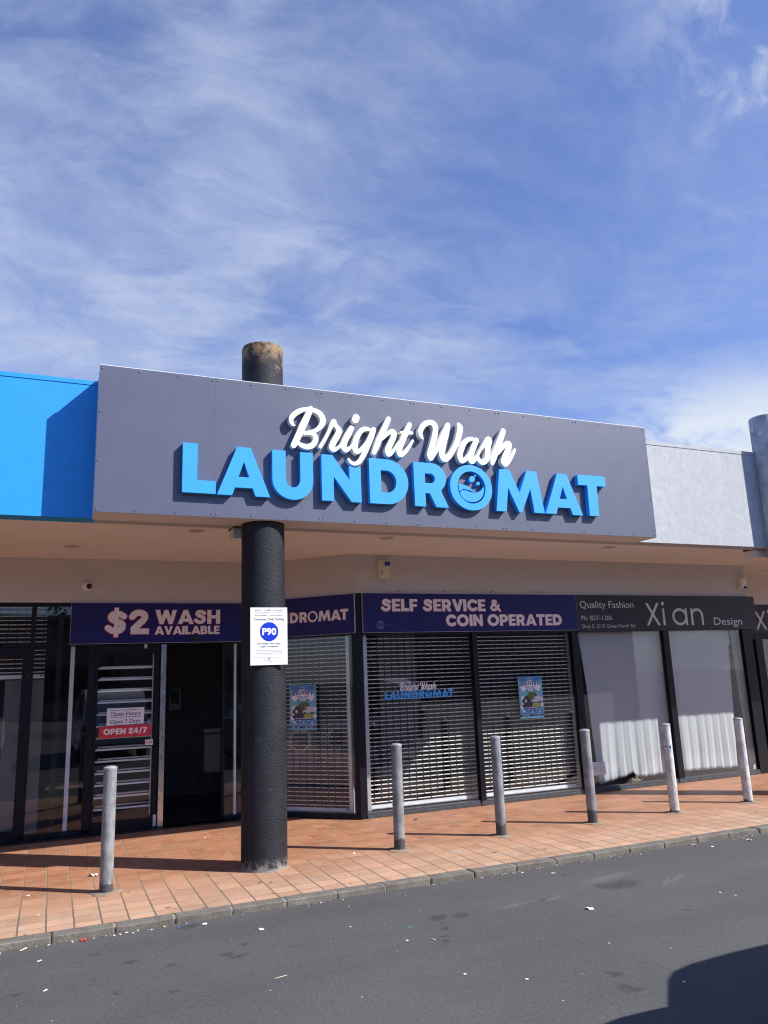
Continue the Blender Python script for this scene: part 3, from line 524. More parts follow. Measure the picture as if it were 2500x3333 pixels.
LETTERS = '''{"L":[[[1.039,3.918],[1.177,3.918],[1.177,3.558],[1.352,3.558],[1.352,3.433],[1.039,3.433]]],"A":[[[1.556,3.918],[1.689,3.918],[1.882,3.431],[1.738,3.431],[1.709,3.51],[1.537,3.51],[1.509,3.431],[1.366,3.431]],[[1.623,3.771],[1.676,3.617],[1.571,3.617]]],"U":[[[1.906,3.918],[2.042,3.918],[2.042,3.635],[2.0442,3.6135],[2.0506,3.5932],[2.061,3.5753],[2.0746,3.5609],[2.0907,3.5508],[2.1084,3.5457],[2.1266,3.5457],[2.1443,3.5508],[2.1604,3.5609],[2.174,3.5753],[2.1844,3.5932],[2.1908,3.6135],[2.193,3.635],[2.193,3.918],[2.327,3.918],[2.327,3.625],[2.3253,3.5993],[2.3204,3.574],[2.3122,3.5495],[2.301,3.5262],[2.2868,3.5045],[2.2699,3.4847],[2.2507,3.467],[2.2293,3.4519],[2.2061,3.4395],[2.1815,3.43],[2.1559,3.4236],[2.1297,3.4204],[2.1033,3.4204],[2.0771,3.4236],[2.0515,3.43],[2.0269,3.4395],[2.0037,3.4519],[1.9823,3.467],[1.9631,3.4847],[1.9462,3.5045],[1.932,3.5262],[1.9208,3.5495],[1.9126,3.574],[1.9077,3.5993],[1.906,3.625]]],"N":[[[2.417,3.914],[2.536,3.914],[2.717,3.661],[2.7179,3.8169],[2.7205,3.8154],[2.7241,3.8133],[2.7284,3.8109],[2.7331,3.8085],[2.738,3.8065],[2.743,3.8047],[2.7483,3.8029],[2.754,3.8013],[2.76,3.8],[2.7664,3.7991],[2.7732,3.7985],[2.7804,3.7982],[2.7879,3.7983],[2.7956,3.7989],[2.8033,3.8002],[2.8116,3.8028],[2.8207,3.8065],[2.8295,3.8106],[2.8371,3.8142],[2.8425,3.8167],[2.843,3.431],[2.735,3.431],[2.545,3.689],[2.543,3.431],[2.417,3.431]]],"D":[[[2.938,3.916],[3.14,3.916],[3.1702,3.9141],[3.1999,3.9084],[3.2287,3.899],[3.2561,3.886],[3.2817,3.8697],[3.305,3.8503],[3.3257,3.8281],[3.3435,3.8034],[3.3581,3.7768],[3.3692,3.7484],[3.3767,3.7189],[3.3805,3.6887],[3.3805,3.6583],[3.3767,3.6281],[3.3692,3.5986],[3.3581,3.5702],[3.3435,3.5436],[3.3257,3.5189],[3.305,3.4967],[3.2817,3.4773],[3.2561,3.461],[3.2287,3.448],[3.1999,3.4386],[3.1702,3.4329],[3.14,3.431],[2.938,3.431]],[[3.069,3.793],[3.13,3.793],[3.1508,3.791],[3.1708,3.7849],[3.1895,3.7751],[3.2061,3.7618],[3.2202,3.7455],[3.2312,3.7268],[3.2387,3.7062],[3.2425,3.6845],[3.2425,3.6625],[3.2387,3.6408],[3.2312,3.6202],[3.2202,3.6015],[3.2061,3.5852],[3.1895,3.5719],[3.1708,3.5621],[3.1508,3.556],[3.13,3.554],[3.069,3.554]]],"R":[[[3.451,3.914],[3.665,3.914],[3.6857,3.9128],[3.7061,3.9093],[3.7258,3.9035],[3.7447,3.8955],[3.7625,3.8855],[3.7788,3.8735],[3.7935,3.8597],[3.8063,3.8444],[3.8171,3.8277],[3.8256,3.8099],[3.8319,3.7913],[3.8357,3.7721],[3.837,3.7527],[3.8358,3.7332],[3.8322,3.714],[3.8261,3.6953],[3.8177,3.6775],[3.8071,3.6607],[3.7944,3.6453],[3.7799,3.6314],[3.7637,3.6193],[3.853,3.429],[3.704,3.429],[3.631,3.578],[3.579,3.577],[3.578,3.429],[3.45,3.429]],[[3.582,3.796],[3.646,3.796],[3.6615,3.7938],[3.6757,3.7875],[3.6876,3.7775],[3.696,3.7647],[3.7004,3.7501],[3.7004,3.7349],[3.696,3.7203],[3.6876,3.7075],[3.6757,3.6975],[3.6615,3.6912],[3.646,3.689],[3.582,3.689]]],"O":[[[4.4085,3.6725],[4.4062,3.706],[4.3995,3.739],[4.3885,3.7708],[4.3733,3.801],[4.3542,3.829],[4.3315,3.8542],[4.3056,3.8764],[4.277,3.8951],[4.2461,3.9099],[4.2136,3.9207],[4.1798,3.9273],[4.1455,3.9295],[4.1112,3.9273],[4.0774,3.9207],[4.0449,3.9099],[4.014,3.8951],[3.9854,3.8764],[3.9595,3.8542],[3.9368,3.829],[3.9177,3.801],[3.9025,3.7708],[3.8915,3.739],[3.8848,3.706],[3.8825,3.6725],[3.8848,3.639],[3.8915,3.606],[3.9025,3.5742],[3.9177,3.544],[3.9368,3.516],[3.9595,3.4908],[3.9854,3.4686],[4.014,3.4499],[4.0449,3.4351],[4.0774,3.4243],[4.1112,3.4177],[4.1455,3.4155],[4.1798,3.4177],[4.2136,3.4243],[4.2461,3.4351],[4.277,3.4499],[4.3056,3.4686],[4.3315,3.4908],[4.3542,3.516],[4.3733,3.544],[4.3885,3.5742],[4.3995,3.606],[4.4062,3.639]],[[4.324,3.6745],[4.3218,3.7031],[4.3154,3.7311],[4.3049,3.7576],[4.2906,3.7821],[4.2727,3.8039],[4.2519,3.8226],[4.2284,3.8376],[4.2031,3.8485],[4.1764,3.8552],[4.149,3.8575],[4.1216,3.8552],[4.0949,3.8485],[4.0696,3.8376],[4.0461,3.8226],[4.0253,3.8039],[4.0074,3.7821],[3.9931,3.7576],[3.9826,3.7311],[3.9762,3.7031],[3.974,3.6745],[3.9762,3.6459],[3.9826,3.6179],[3.9931,3.5914],[4.0074,3.5669],[4.0253,3.5451],[4.0461,3.5264],[4.0696,3.5114],[4.0949,3.5005],[4.1216,3.4938],[4.149,3.4915],[4.1764,3.4938],[4.2031,3.5005],[4.2284,3.5114],[4.2519,3.5264],[4.2727,3.5451],[4.2906,3.5669],[4.3049,3.5914],[4.3154,3.6179],[4.3218,3.6459]]],"M":[[[4.519,3.912],[4.652,3.912],[4.765,3.652],[4.879,3.915],[5.014,3.916],[5.084,3.43],[4.948,3.43],[4.913,3.706],[4.782,3.427],[4.745,3.426],[4.618,3.701],[4.577,3.426],[4.447,3.427]]],"A2":[[[5.299,3.917],[5.427,3.917],[5.618,3.43],[5.475,3.43],[5.447,3.509],[5.274,3.509],[5.244,3.431],[5.1,3.431]],[[5.3626,3.7623],[5.4117,3.6164],[5.3091,3.6133]]],"T":[[[5.588,3.922],[5.986,3.922],[5.985,3.8],[5.853,3.8],[5.85,3.433],[5.715,3.432],[5.718,3.8],[5.586,3.798]]],"wave":[[[3.9924,3.701],[4.0,3.7043],[4.0103,3.7051],[4.0225,3.7042],[4.0355,3.7024],[4.05,3.6995],[4.0661,3.6954],[4.0824,3.6904],[4.0971,3.685],[4.1098,3.6792],[4.1214,3.6728],[4.1322,3.6661],[4.1426,3.6594],[4.1544,3.6519],[4.1667,3.6437],[4.1764,3.6365],[4.1802,3.6318],[4.1765,3.6305],[4.1673,3.6316],[4.1548,3.634],[4.141,3.6365],[4.125,3.6395],[4.1061,3.6434],[4.0871,3.647],[4.0711,3.6492],[4.0591,3.6498],[4.0495,3.6495],[4.0408,3.648],[4.0317,3.6453],[4.0211,3.6396],[4.01,3.6314],[4.0,3.6247],[3.9928,3.6231],[3.9893,3.629],[3.9884,3.6398],[3.9888,3.6525],[3.9892,3.6639],[3.9886,3.6743],[3.9879,3.6849],[3.9887,3.6943]]],"wave2":[[[4.0019,3.6081],[4.0038,3.6161],[4.0089,3.6221],[4.0158,3.6267],[4.0229,3.6306],[4.0299,3.6339],[4.0377,3.6363],[4.046,3.6377],[4.0547,3.6383],[4.0635,3.6377],[4.0727,3.6362],[4.0825,3.634],[4.0934,3.6314],[4.1058,3.628],[4.1194,3.6237],[4.1336,3.6197],[4.1475,3.617],[4.1613,3.6156],[4.1751,3.615],[4.189,3.6157],[4.203,3.6182],[4.2177,3.6228],[4.2327,3.6291],[4.2473,3.6367],[4.2607,3.6453],[4.2733,3.6577],[4.2853,3.6731],[4.2955,3.6857],[4.3024,3.6896],[4.3055,3.6814],[4.3057,3.6648],[4.3034,3.6448],[4.2992,3.6262],[4.2929,3.6091],[4.2843,3.5914],[4.2739,3.5744],[4.2624,3.5597],[4.2496,3.5474],[4.2354,3.5368],[4.22,3.5279],[4.204,3.5208],[4.1867,3.5155],[4.1683,3.5119],[4.1497,3.51],[4.1322,3.5097],[4.1156,3.511],[4.0996,3.514],[4.0844,3.5184],[4.0704,3.5239],[4.0576,3.5303],[4.0457,3.5379],[4.0351,3.5466],[4.0258,3.5566],[4.0173,3.5688],[4.0097,3.583],[4.0042,3.5968]]],"bub0":[[[4.1966,3.7724],[4.194,3.7612],[4.1882,3.7508],[4.1797,3.7423],[4.1693,3.7365],[4.1581,3.734],[4.1472,3.735],[4.1376,3.7395],[4.1302,3.7469],[4.1258,3.7566],[4.1249,3.7676],[4.1274,3.7788],[4.1332,3.7892],[4.1416,3.7977],[4.152,3.8035],[4.1632,3.8061],[4.1742,3.8051],[4.1838,3.8006],[4.1912,3.7932],[4.1956,3.7835]]],"bub1":[[[4.2138,3.8125],[4.213,3.8091],[4.2112,3.806],[4.2085,3.8034],[4.2053,3.8016],[4.2018,3.8008],[4.1983,3.8011],[4.1953,3.8025],[4.193,3.8047],[4.1916,3.8076],[4.1913,3.8109],[4.1921,3.8143],[4.1939,3.8174],[4.1966,3.82],[4.1998,3.8218],[4.2033,3.8226],[4.2067,3.8223],[4.2098,3.821],[4.2121,3.8187],[4.2134,3.8158]]],"bub2":[[[4.2562,3.7261],[4.2547,3.7196],[4.2512,3.7135],[4.246,3.7086],[4.2398,3.7052],[4.233,3.7038],[4.2264,3.7044],[4.2206,3.7069],[4.2162,3.7113],[4.2135,3.7169],[4.2129,3.7233],[4.2145,3.7298],[4.2179,3.7358],[4.2231,3.7408],[4.2293,3.7442],[4.2361,3.7456],[4.2427,3.7451],[4.2485,3.7425],[4.253,3.7382],[4.2556,3.7325]]],"s_B":[[[2.1161,3.955],[2.1302,3.9532],[2.1382,3.9553],[2.1446,3.959],[2.1519,3.967],[2.1662,3.9929],[2.1902,3.9738],[2.2102,3.9622],[2.2382,3.954],[2.2622,3.9511],[2.2862,3.9528],[2.3102,3.96],[2.332,3.971],[2.3502,3.9844],[2.364,3.999],[2.3761,4.019],[2.3851,4.043],[2.3894,4.071],[2.3875,4.091],[2.3801,4.111],[2.3702,4.1246],[2.3553,4.135],[2.3862,4.1516],[2.4062,4.165],[2.4262,4.1813],[2.4382,4.1936],[2.4485,4.207],[2.4595,4.227],[2.4655,4.243],[2.4703,4.263],[2.4717,4.287],[2.4694,4.303],[2.4631,4.323],[2.4548,4.339],[2.4462,4.3511],[2.4302,4.3674],[2.4142,4.3793],[2.3942,4.3896],[2.3702,4.3967],[2.3382,4.4014],[2.3302,4.4137],[2.3262,4.4162],[2.3182,4.4179],[2.2982,4.4144],[2.2862,4.4028],[2.2622,4.401],[2.2382,4.3963],[2.2102,4.3876],[2.1862,4.3775],[2.1662,4.367],[2.1462,4.3536],[2.1262,4.3375],[2.1102,4.3218],[2.1013,4.311],[2.0914,4.295],[2.0844,4.279],[2.0799,4.263],[2.0789,4.247],[2.0816,4.231],[2.0875,4.215],[2.0949,4.203],[2.1062,4.1917],[2.1142,4.1873],[2.1262,4.1854],[2.1422,4.1869],[2.1465,4.191],[2.1472,4.195],[2.1455,4.199],[2.1315,4.211],[2.1269,4.223],[2.1252,4.235],[2.1266,4.251],[2.1382,4.2723],[2.1502,4.2867],[2.1629,4.299],[2.1942,4.3241],[2.2142,4.3367],[2.2382,4.3493],[2.2582,4.3567],[2.2622,4.3572],[2.2641,4.355],[2.2369,4.303],[2.2119,4.251],[2.0986,3.991],[2.0975,3.979],[2.0996,3.971],[2.1062,3.9614]],[[2.2422,4.1418],[2.2414,4.143],[2.2428,4.147],[2.287,4.247],[2.3301,4.355],[2.3462,4.3521],[2.3606,4.347],[2.3742,4.3395],[2.3847,4.331],[2.3952,4.319],[2.4028,4.307],[2.4094,4.291],[2.4116,4.279],[2.4109,4.267],[2.4075,4.251],[2.4012,4.235],[2.3913,4.219],[2.3782,4.2032],[2.3654,4.191],[2.3542,4.1821],[2.3382,4.1726],[2.3182,4.1636],[2.2862,4.1517],[2.2622,4.1453]],[[2.2502,4.007],[2.2182,4.0115],[2.1991,4.019],[2.1849,4.027],[2.2262,4.1101],[2.2422,4.1027],[2.2622,4.1048],[2.2942,4.1075],[2.3062,4.1055],[2.3182,4.1011],[2.3262,4.0962],[2.3305,4.091],[2.3332,4.083],[2.3332,4.071],[2.325,4.047],[2.3176,4.035],[2.3097,4.027],[2.2942,4.017],[2.2782,4.0102],[2.2662,4.0074]]],"s_r":[[[2.5493,3.9486],[2.5637,3.9502],[2.5797,3.9576],[2.5997,3.9732],[2.6187,3.9926],[2.6406,4.0206],[2.6679,4.0606],[2.6994,4.1126],[2.7007,4.1206],[2.6989,4.1246],[2.6933,4.1286],[2.6877,4.129],[2.6837,4.1273],[2.6509,4.0766],[2.6218,4.0406],[2.5957,4.0155],[2.5797,4.004],[2.5677,3.9982],[2.5661,4.0006],[2.5685,4.0086],[2.5801,4.0366],[2.6359,4.1326],[2.6467,4.1646],[2.6478,4.1806],[2.6459,4.1926],[2.6413,4.2046],[2.6317,4.2181],[2.598,4.2486],[2.5926,4.2606],[2.5891,4.2806],[2.5828,4.2926],[2.5757,4.2991],[2.5637,4.3035],[2.5557,4.3034],[2.5477,4.3009],[2.5412,4.2966],[2.5357,4.2902],[2.5329,4.2846],[2.5305,4.2726],[2.5187,4.2486],[2.5077,4.2162],[2.4894,4.1726],[2.4661,4.1246],[2.4375,4.0726],[2.3917,3.9988],[2.3895,3.9886],[2.3917,3.9815],[2.3956,3.9766],[2.4037,3.9724],[2.4117,3.9724],[2.4157,3.9738],[2.4232,3.9806],[2.4845,4.0846],[2.5438,4.2006],[2.5557,4.2223],[2.5597,4.2268],[2.5814,4.1926],[2.585,4.1846],[2.5852,4.1806],[2.5754,4.1566],[2.5361,4.0886],[2.5198,4.0566],[2.5056,4.0206],[2.5018,3.9966],[2.5033,3.9846],[2.5063,3.9766],[2.5157,3.9633],[2.5237,3.9567],[2.5317,3.9524]]],"s_i":[[[2.6765,3.9537],[2.6891,3.9533],[2.7051,3.9592],[2.7171,3.9684],[2.7411,3.9936],[2.7647,4.0217],[2.7908,4.0577],[2.8278,4.1217],[2.8265,4.1297],[2.8211,4.1344],[2.8131,4.1346],[2.8091,4.132],[2.7809,4.0857],[2.7587,4.0577],[2.7291,4.0285],[2.6971,4.0056],[2.6948,4.0097],[2.6942,4.0177],[2.6991,4.0457],[2.7073,4.0697],[2.7211,4.0965],[2.7459,4.1417],[2.7813,4.2177],[2.7817,4.2257],[2.7797,4.2337],[2.7747,4.2417],[2.7704,4.2457],[2.7651,4.2489],[2.7571,4.2512],[2.7491,4.2511],[2.7411,4.2486],[2.7331,4.2429],[2.7291,4.2377],[2.6651,4.1272],[2.6501,4.0977],[2.6335,4.0537],[2.6296,4.0377],[2.628,4.0217],[2.6289,4.0097],[2.6335,3.9937],[2.6424,3.9777],[2.6531,3.9658],[2.6651,3.9577]],[[2.7887,4.2857],[2.7971,4.2839],[2.8091,4.2845],[2.8171,4.2872],[2.8251,4.2922],[2.8306,4.2977],[2.8356,4.3057],[2.8457,4.3337],[2.8473,4.3497],[2.8439,4.3617],[2.835,4.3737],[2.8213,4.3817],[2.8131,4.3835],[2.8011,4.3827],[2.7931,4.38],[2.7851,4.3749],[2.7799,4.3697],[2.7749,4.3617],[2.7649,4.3337],[2.7632,4.3177],[2.7665,4.3057],[2.7753,4.2937]]],"s_g":[[[2.7506,3.8237],[2.7649,3.8203],[2.7809,3.8204],[2.8049,3.8256],[2.8209,3.8325],[2.8409,3.8459],[2.8557,3.8597],[2.8697,3.8757],[2.8845,3.8957],[2.9035,3.9277],[2.9327,3.9837],[2.9794,4.0837],[3.0061,4.1477],[3.031,4.2237],[3.0317,4.2357],[3.0265,4.2477],[3.0169,4.2556],[3.0049,4.2582],[2.9969,4.2569],[2.9877,4.2517],[2.9813,4.2437],[2.9769,4.2344],[2.9729,4.2342],[2.9689,4.2396],[2.9649,4.2422],[2.9409,4.2498],[2.9249,4.2534],[2.9089,4.2545],[2.8929,4.2518],[2.8809,4.2475],[2.8649,4.2394],[2.8489,4.228],[2.8289,4.2087],[2.8131,4.1877],[2.7963,4.1597],[2.7805,4.1277],[2.7679,4.0957],[2.7597,4.0677],[2.7549,4.0357],[2.7546,4.0117],[2.7588,3.9877],[2.7664,3.9717],[2.7729,3.9639],[2.7809,3.9572],[2.7969,3.9495],[2.8129,3.9474],[2.8249,3.9493],[2.8308,3.9517],[2.8449,3.9621],[2.8609,3.9824],[2.8631,3.9797],[2.8446,3.9317],[2.8321,3.9077],[2.8129,3.8818],[2.7969,3.8684],[2.7769,3.8607],[2.7609,3.8597],[2.7439,3.8677],[2.7224,3.8917],[2.7169,3.8951],[2.7089,3.8951],[2.7049,3.893],[2.7009,3.8884],[2.6993,3.8837],[2.7007,3.8757],[2.7178,3.8477],[2.7329,3.8334]],[[2.8209,3.9992],[2.8172,4.0117],[2.8156,4.0317],[2.8166,4.0477],[2.819,4.0597],[2.825,4.0797],[2.8359,4.1077],[2.8522,4.1437],[2.8655,4.1677],[2.8809,4.1864],[2.8929,4.1956],[2.9049,4.2023],[2.9209,4.2079],[2.9569,4.2098],[2.9609,4.2102],[2.9637,4.2077],[2.9195,4.1117],[2.8916,4.0717],[2.8649,4.0388],[2.8409,4.014],[2.8288,4.0037]]],"s_h":[[[3.1552,3.95],[3.1627,3.9476],[3.1707,3.947],[3.1827,3.9495],[3.1966,3.958],[3.2129,3.974],[3.2346,4.002],[3.2598,4.042],[3.2979,4.11],[3.2995,4.118],[3.2947,4.1255],[3.2907,4.1273],[3.2827,4.1263],[3.2787,4.1226],[3.2509,4.078],[3.2241,4.042],[3.2143,4.03],[3.1987,4.0143],[3.1947,4.0111],[3.1923,4.014],[3.206,4.05],[3.2424,4.118],[3.2587,4.1558],[3.2693,4.19],[3.2707,4.202],[3.27,4.214],[3.265,4.23],[3.2547,4.2444],[3.2427,4.253],[3.2267,4.2574],[3.2107,4.256],[3.1947,4.25],[3.1747,4.2387],[3.1467,4.2171],[3.1458,4.218],[3.1465,4.222],[3.1706,4.274],[3.2067,4.3578],[3.2083,4.37],[3.2041,4.382],[3.1962,4.39],[3.1867,4.394],[3.1747,4.3939],[3.1657,4.39],[3.1587,4.3831],[3.1404,4.35],[3.0468,4.162],[3.0302,4.126],[2.9977,4.046],[2.9763,3.978],[2.9791,3.966],[2.9827,3.9612],[2.9907,3.956],[3.0027,3.9548],[3.0107,3.958],[3.0147,3.9612],[3.0506,4.022],[3.0913,4.11],[3.1667,4.1762],[3.1907,4.1923],[3.2067,4.2],[3.2078,4.198],[3.2049,4.19],[3.1865,4.15],[3.1548,4.094],[3.1413,4.066],[3.1299,4.038],[3.1256,4.022],[3.1242,4.01],[3.1246,3.998],[3.1297,3.978],[3.1393,3.962],[3.1467,3.9549]]],"s_t":[[[3.29,3.9554],[3.3055,3.9522],[3.3218,3.9554],[3.3413,3.9674],[3.3675,3.9914],[3.3884,4.0154],[3.4135,4.0502],[3.4335,4.0812],[3.4691,4.1434],[3.4697,4.1514],[3.4647,4.1594],[3.4575,4.1623],[3.4535,4.1622],[3.4475,4.1594],[3.4022,4.0954],[3.3655,4.0519],[3.3491,4.0354],[3.3295,4.0195],[3.3255,4.0167],[3.3224,4.0194],[3.327,4.0434],[3.3387,4.0754],[3.3813,4.1594],[3.4055,4.2132],[3.4095,4.2153],[3.4138,4.2154],[3.4535,4.219],[3.4575,4.2205],[3.4647,4.2274],[3.4668,4.2354],[3.4649,4.2434],[3.4615,4.2479],[3.4558,4.2514],[3.4495,4.2526],[3.4244,4.2514],[3.4256,4.2594],[3.4523,4.3194],[3.4535,4.3274],[3.4507,4.3394],[3.4455,4.3465],[3.4375,4.3519],[3.4295,4.3541],[3.4175,4.3527],[3.4095,4.3482],[3.4049,4.3434],[3.3535,4.251],[3.3499,4.2474],[3.3135,4.2431],[3.3095,4.241],[3.3055,4.2355],[3.3058,4.2274],[3.3095,4.2227],[3.3349,4.2154],[3.2788,4.0994],[3.2633,4.0554],[3.2575,4.0234],[3.2583,4.0034],[3.2624,3.9874],[3.2659,3.9794],[3.2775,3.9639]]],"s_W":[[[3.6547,3.9419],[3.6604,3.9413],[3.6684,3.9426],[3.6804,3.9467],[3.6856,3.9499],[3.7345,4.0179],[3.7684,4.0708],[3.7699,4.0659],[3.7674,4.0339],[3.7687,4.0099],[3.7753,3.9859],[3.7872,3.9659],[3.7964,3.9562],[3.8044,3.9501],[3.8124,3.9459],[3.8244,3.942],[3.8364,3.941],[3.8444,3.9419],[3.8564,3.9453],[3.8659,3.9499],[3.8804,3.9596],[3.9015,3.9779],[3.9204,3.998],[3.9331,4.0139],[3.9623,4.0579],[4.0169,4.1499],[4.0361,4.1899],[4.059,4.2499],[4.0798,4.3179],[4.0836,4.3459],[4.0818,4.3619],[4.0778,4.3739],[4.0724,4.3829],[4.0644,4.3918],[4.0524,4.4008],[4.0364,4.4098],[4.0284,4.4105],[4.0177,4.4059],[4.014,4.4019],[4.0107,4.3939],[4.0109,4.3859],[4.0147,4.3699],[4.016,4.3579],[4.0113,4.3259],[3.9867,4.2419],[3.9664,4.1899],[3.9401,4.1379],[3.909,4.0859],[3.893,4.0619],[3.8684,4.0329],[3.8514,4.0179],[3.8444,4.0129],[3.8435,4.0139],[3.8418,4.0259],[3.8424,4.0499],[3.8498,4.0979],[3.867,4.1619],[3.8994,4.2499],[3.9108,4.2979],[3.924,4.3659],[3.9228,4.3779],[3.9164,4.3887],[3.9084,4.3948],[3.895,4.3979],[3.8884,4.3971],[3.8804,4.3938],[3.8753,4.3899],[3.8695,4.3819],[3.7877,4.2219],[3.759,4.1619],[3.7268,4.0899],[3.7124,4.0621],[3.7102,4.0659],[3.7399,4.1579],[3.7511,4.1979],[3.7638,4.2499],[3.7696,4.2819],[3.7716,4.3099],[3.7702,4.3339],[3.7642,4.3579],[3.7558,4.3739],[3.7484,4.3831],[3.7404,4.3902],[3.7244,4.3994],[3.7124,4.4035],[3.6964,4.4066],[3.6804,4.4072],[3.6644,4.4056],[3.6484,4.4019],[3.6164,4.3898],[3.5964,4.3789],[3.5838,4.3699],[3.5747,4.3619],[3.561,4.3459],[3.5439,4.3179],[3.532,4.2899],[3.5282,4.2739],[3.5271,4.2499],[3.5302,4.2259],[3.5377,4.2059],[3.5489,4.1899],[3.5644,4.1785],[3.5764,4.1725],[3.5804,4.1722],[3.5844,4.1743],[3.5866,4.1779],[3.5865,4.1819],[3.5808,4.2019],[3.5763,4.2259],[3.5781,4.2459],[3.5812,4.2579],[3.5863,4.2699],[3.6088,4.3059],[3.6204,4.3188],[3.6404,4.3348],[3.6589,4.3459],[3.6724,4.351],[3.6804,4.3505],[3.6924,4.3441],[3.7004,4.3351],[3.7043,4.3259],[3.7066,4.3099],[3.706,4.2939],[3.7018,4.2699],[3.6917,4.2299],[3.6838,4.2019],[3.6651,4.1459],[3.6286,4.0499],[3.6204,4.0179],[3.6202,3.9979],[3.6224,3.9859],[3.6267,3.9739],[3.6402,3.9499],[3.6484,3.9439]]],"s_a":[[[4.0343,3.9428],[4.0525,3.9411],[4.0645,3.9438],[4.0765,3.9492],[4.0885,3.9571],[4.1044,3.9708],[4.1205,3.9903],[4.1255,3.9748],[4.1325,3.9633],[4.1405,3.9548],[4.1525,3.9471],[4.1645,3.9435],[4.1765,3.943],[4.1885,3.9459],[4.2028,3.9548],[4.2176,3.9708],[4.2457,4.0108],[4.2784,4.0628],[4.2967,4.0948],[4.2959,4.1028],[4.2925,4.108],[4.2885,4.1108],[4.2805,4.1121],[4.2725,4.1083],[4.2285,4.0518],[4.1925,4.0127],[4.1906,4.0148],[4.1914,4.0188],[4.2005,4.048],[4.2298,4.1148],[4.2761,4.2188],[4.2771,4.2268],[4.2759,4.2348],[4.2721,4.2428],[4.2645,4.2506],[4.2525,4.2555],[4.2405,4.255],[4.2285,4.2487],[4.2226,4.2428],[4.2205,4.2384],[4.2172,4.2468],[4.2138,4.2508],[4.2045,4.2557],[4.1805,4.2572],[4.1605,4.2562],[4.1445,4.2524],[4.1224,4.2428],[4.1005,4.2304],[4.0845,4.2187],[4.0716,4.2068],[4.0581,4.1908],[4.0365,4.156],[4.0056,4.0908],[3.9971,4.0668],[3.9935,4.0508],[3.992,4.0388],[3.9921,4.0188],[3.994,4.0028],[3.999,3.9828],[4.006,3.9668],[4.0125,3.9575],[4.0245,3.9471]],[[4.0645,4.0028],[4.0612,4.0068],[4.0574,4.0268],[4.0578,4.0388],[4.0608,4.0508],[4.0917,4.1228],[4.1108,4.1588],[4.1205,4.1715],[4.1316,4.1828],[4.1565,4.2019],[4.1725,4.2102],[4.2005,4.2151],[4.2045,4.2159],[4.2059,4.2148],[4.1725,4.154],[4.1393,4.0788],[4.1194,4.0508],[4.0925,4.0191],[4.0805,4.0093]]],"s_s":[[[4.2992,3.9425],[4.3153,3.9419],[4.3273,3.9447],[4.3513,3.9571],[4.3673,3.9698],[4.3798,3.9825],[4.3873,3.9921],[4.396,4.0065],[4.4009,4.0185],[4.4057,4.0385],[4.4103,4.0745],[4.4262,4.1585],[4.4323,4.1785],[4.4445,4.2105],[4.4485,4.2265],[4.4489,4.2345],[4.4474,4.2465],[4.443,4.2585],[4.4353,4.2693],[4.4273,4.2758],[4.4153,4.2811],[4.4033,4.2823],[4.3953,4.2813],[4.3833,4.2768],[4.37,4.2665],[4.3571,4.2505],[4.2846,4.1345],[4.2515,4.0825],[4.2526,4.0745],[4.2553,4.071],[4.2593,4.0686],[4.2673,4.0685],[4.2713,4.0707],[4.2993,4.1011],[4.3027,4.1065],[4.308,4.1105],[4.3483,4.1545],[4.3513,4.1573],[4.3551,4.1545],[4.3498,4.0985],[4.3399,4.0425],[4.3324,4.0265],[4.3153,4.007],[4.3073,4.0007],[4.3033,4.0003],[4.2873,4.0105],[4.2787,4.0185],[4.2626,4.0465],[4.2553,4.054],[4.2473,4.056],[4.2393,4.054],[4.2349,4.0505],[4.2307,4.0425],[4.2349,4.0025],[4.2406,3.9865],[4.2455,3.9785],[4.2593,3.9635],[4.2713,3.9541],[4.2873,3.9457]]],"s_h2":[[[4.5927,3.9458],[4.6037,3.9448],[4.6117,3.9459],[4.6277,3.9527],[4.6397,3.9624],[4.6641,3.9898],[4.6882,4.0218],[4.7063,4.0498],[4.7459,4.1218],[4.7597,4.1538],[4.7589,4.1618],[4.7566,4.1658],[4.7517,4.1698],[4.7437,4.1715],[4.7357,4.1685],[4.6684,4.0698],[4.6437,4.0403],[4.6407,4.0418],[4.6767,4.1138],[4.6952,4.1578],[4.7067,4.1938],[4.7079,4.2138],[4.7051,4.2258],[4.7012,4.2338],[4.6957,4.2411],[4.6877,4.2478],[4.6757,4.2535],[4.6677,4.2551],[4.6477,4.2539],[4.6317,4.2478],[4.6176,4.2378],[4.5997,4.2191],[4.5677,4.1788],[4.565,4.1818],[4.6055,4.2738],[4.6389,4.3578],[4.6393,4.3698],[4.637,4.3778],[4.6317,4.3863],[4.6237,4.393],[4.6117,4.3973],[4.5997,4.3969],[4.5877,4.3915],[4.5788,4.3818],[4.5291,4.2818],[4.4288,4.0658],[4.4196,4.0418],[4.4141,4.0218],[4.4099,3.9898],[4.4091,3.9658],[4.4117,3.9587],[4.4157,3.9534],[4.4237,3.9484],[4.4317,3.9469],[4.4397,3.9484],[4.4477,3.9534],[4.4647,3.9778],[4.4815,4.0058],[4.5157,4.0769],[4.5277,4.0796],[4.5317,4.0822],[4.5717,4.1246],[4.6197,4.1708],[4.6229,4.1698],[4.616,4.1538],[4.5786,4.0858],[4.5565,4.0418],[4.5504,4.0258],[4.5473,4.0098],[4.5474,3.9978],[4.5502,3.9858],[4.5597,3.9679],[4.5743,3.9538],[4.5837,3.9486]]]}'''
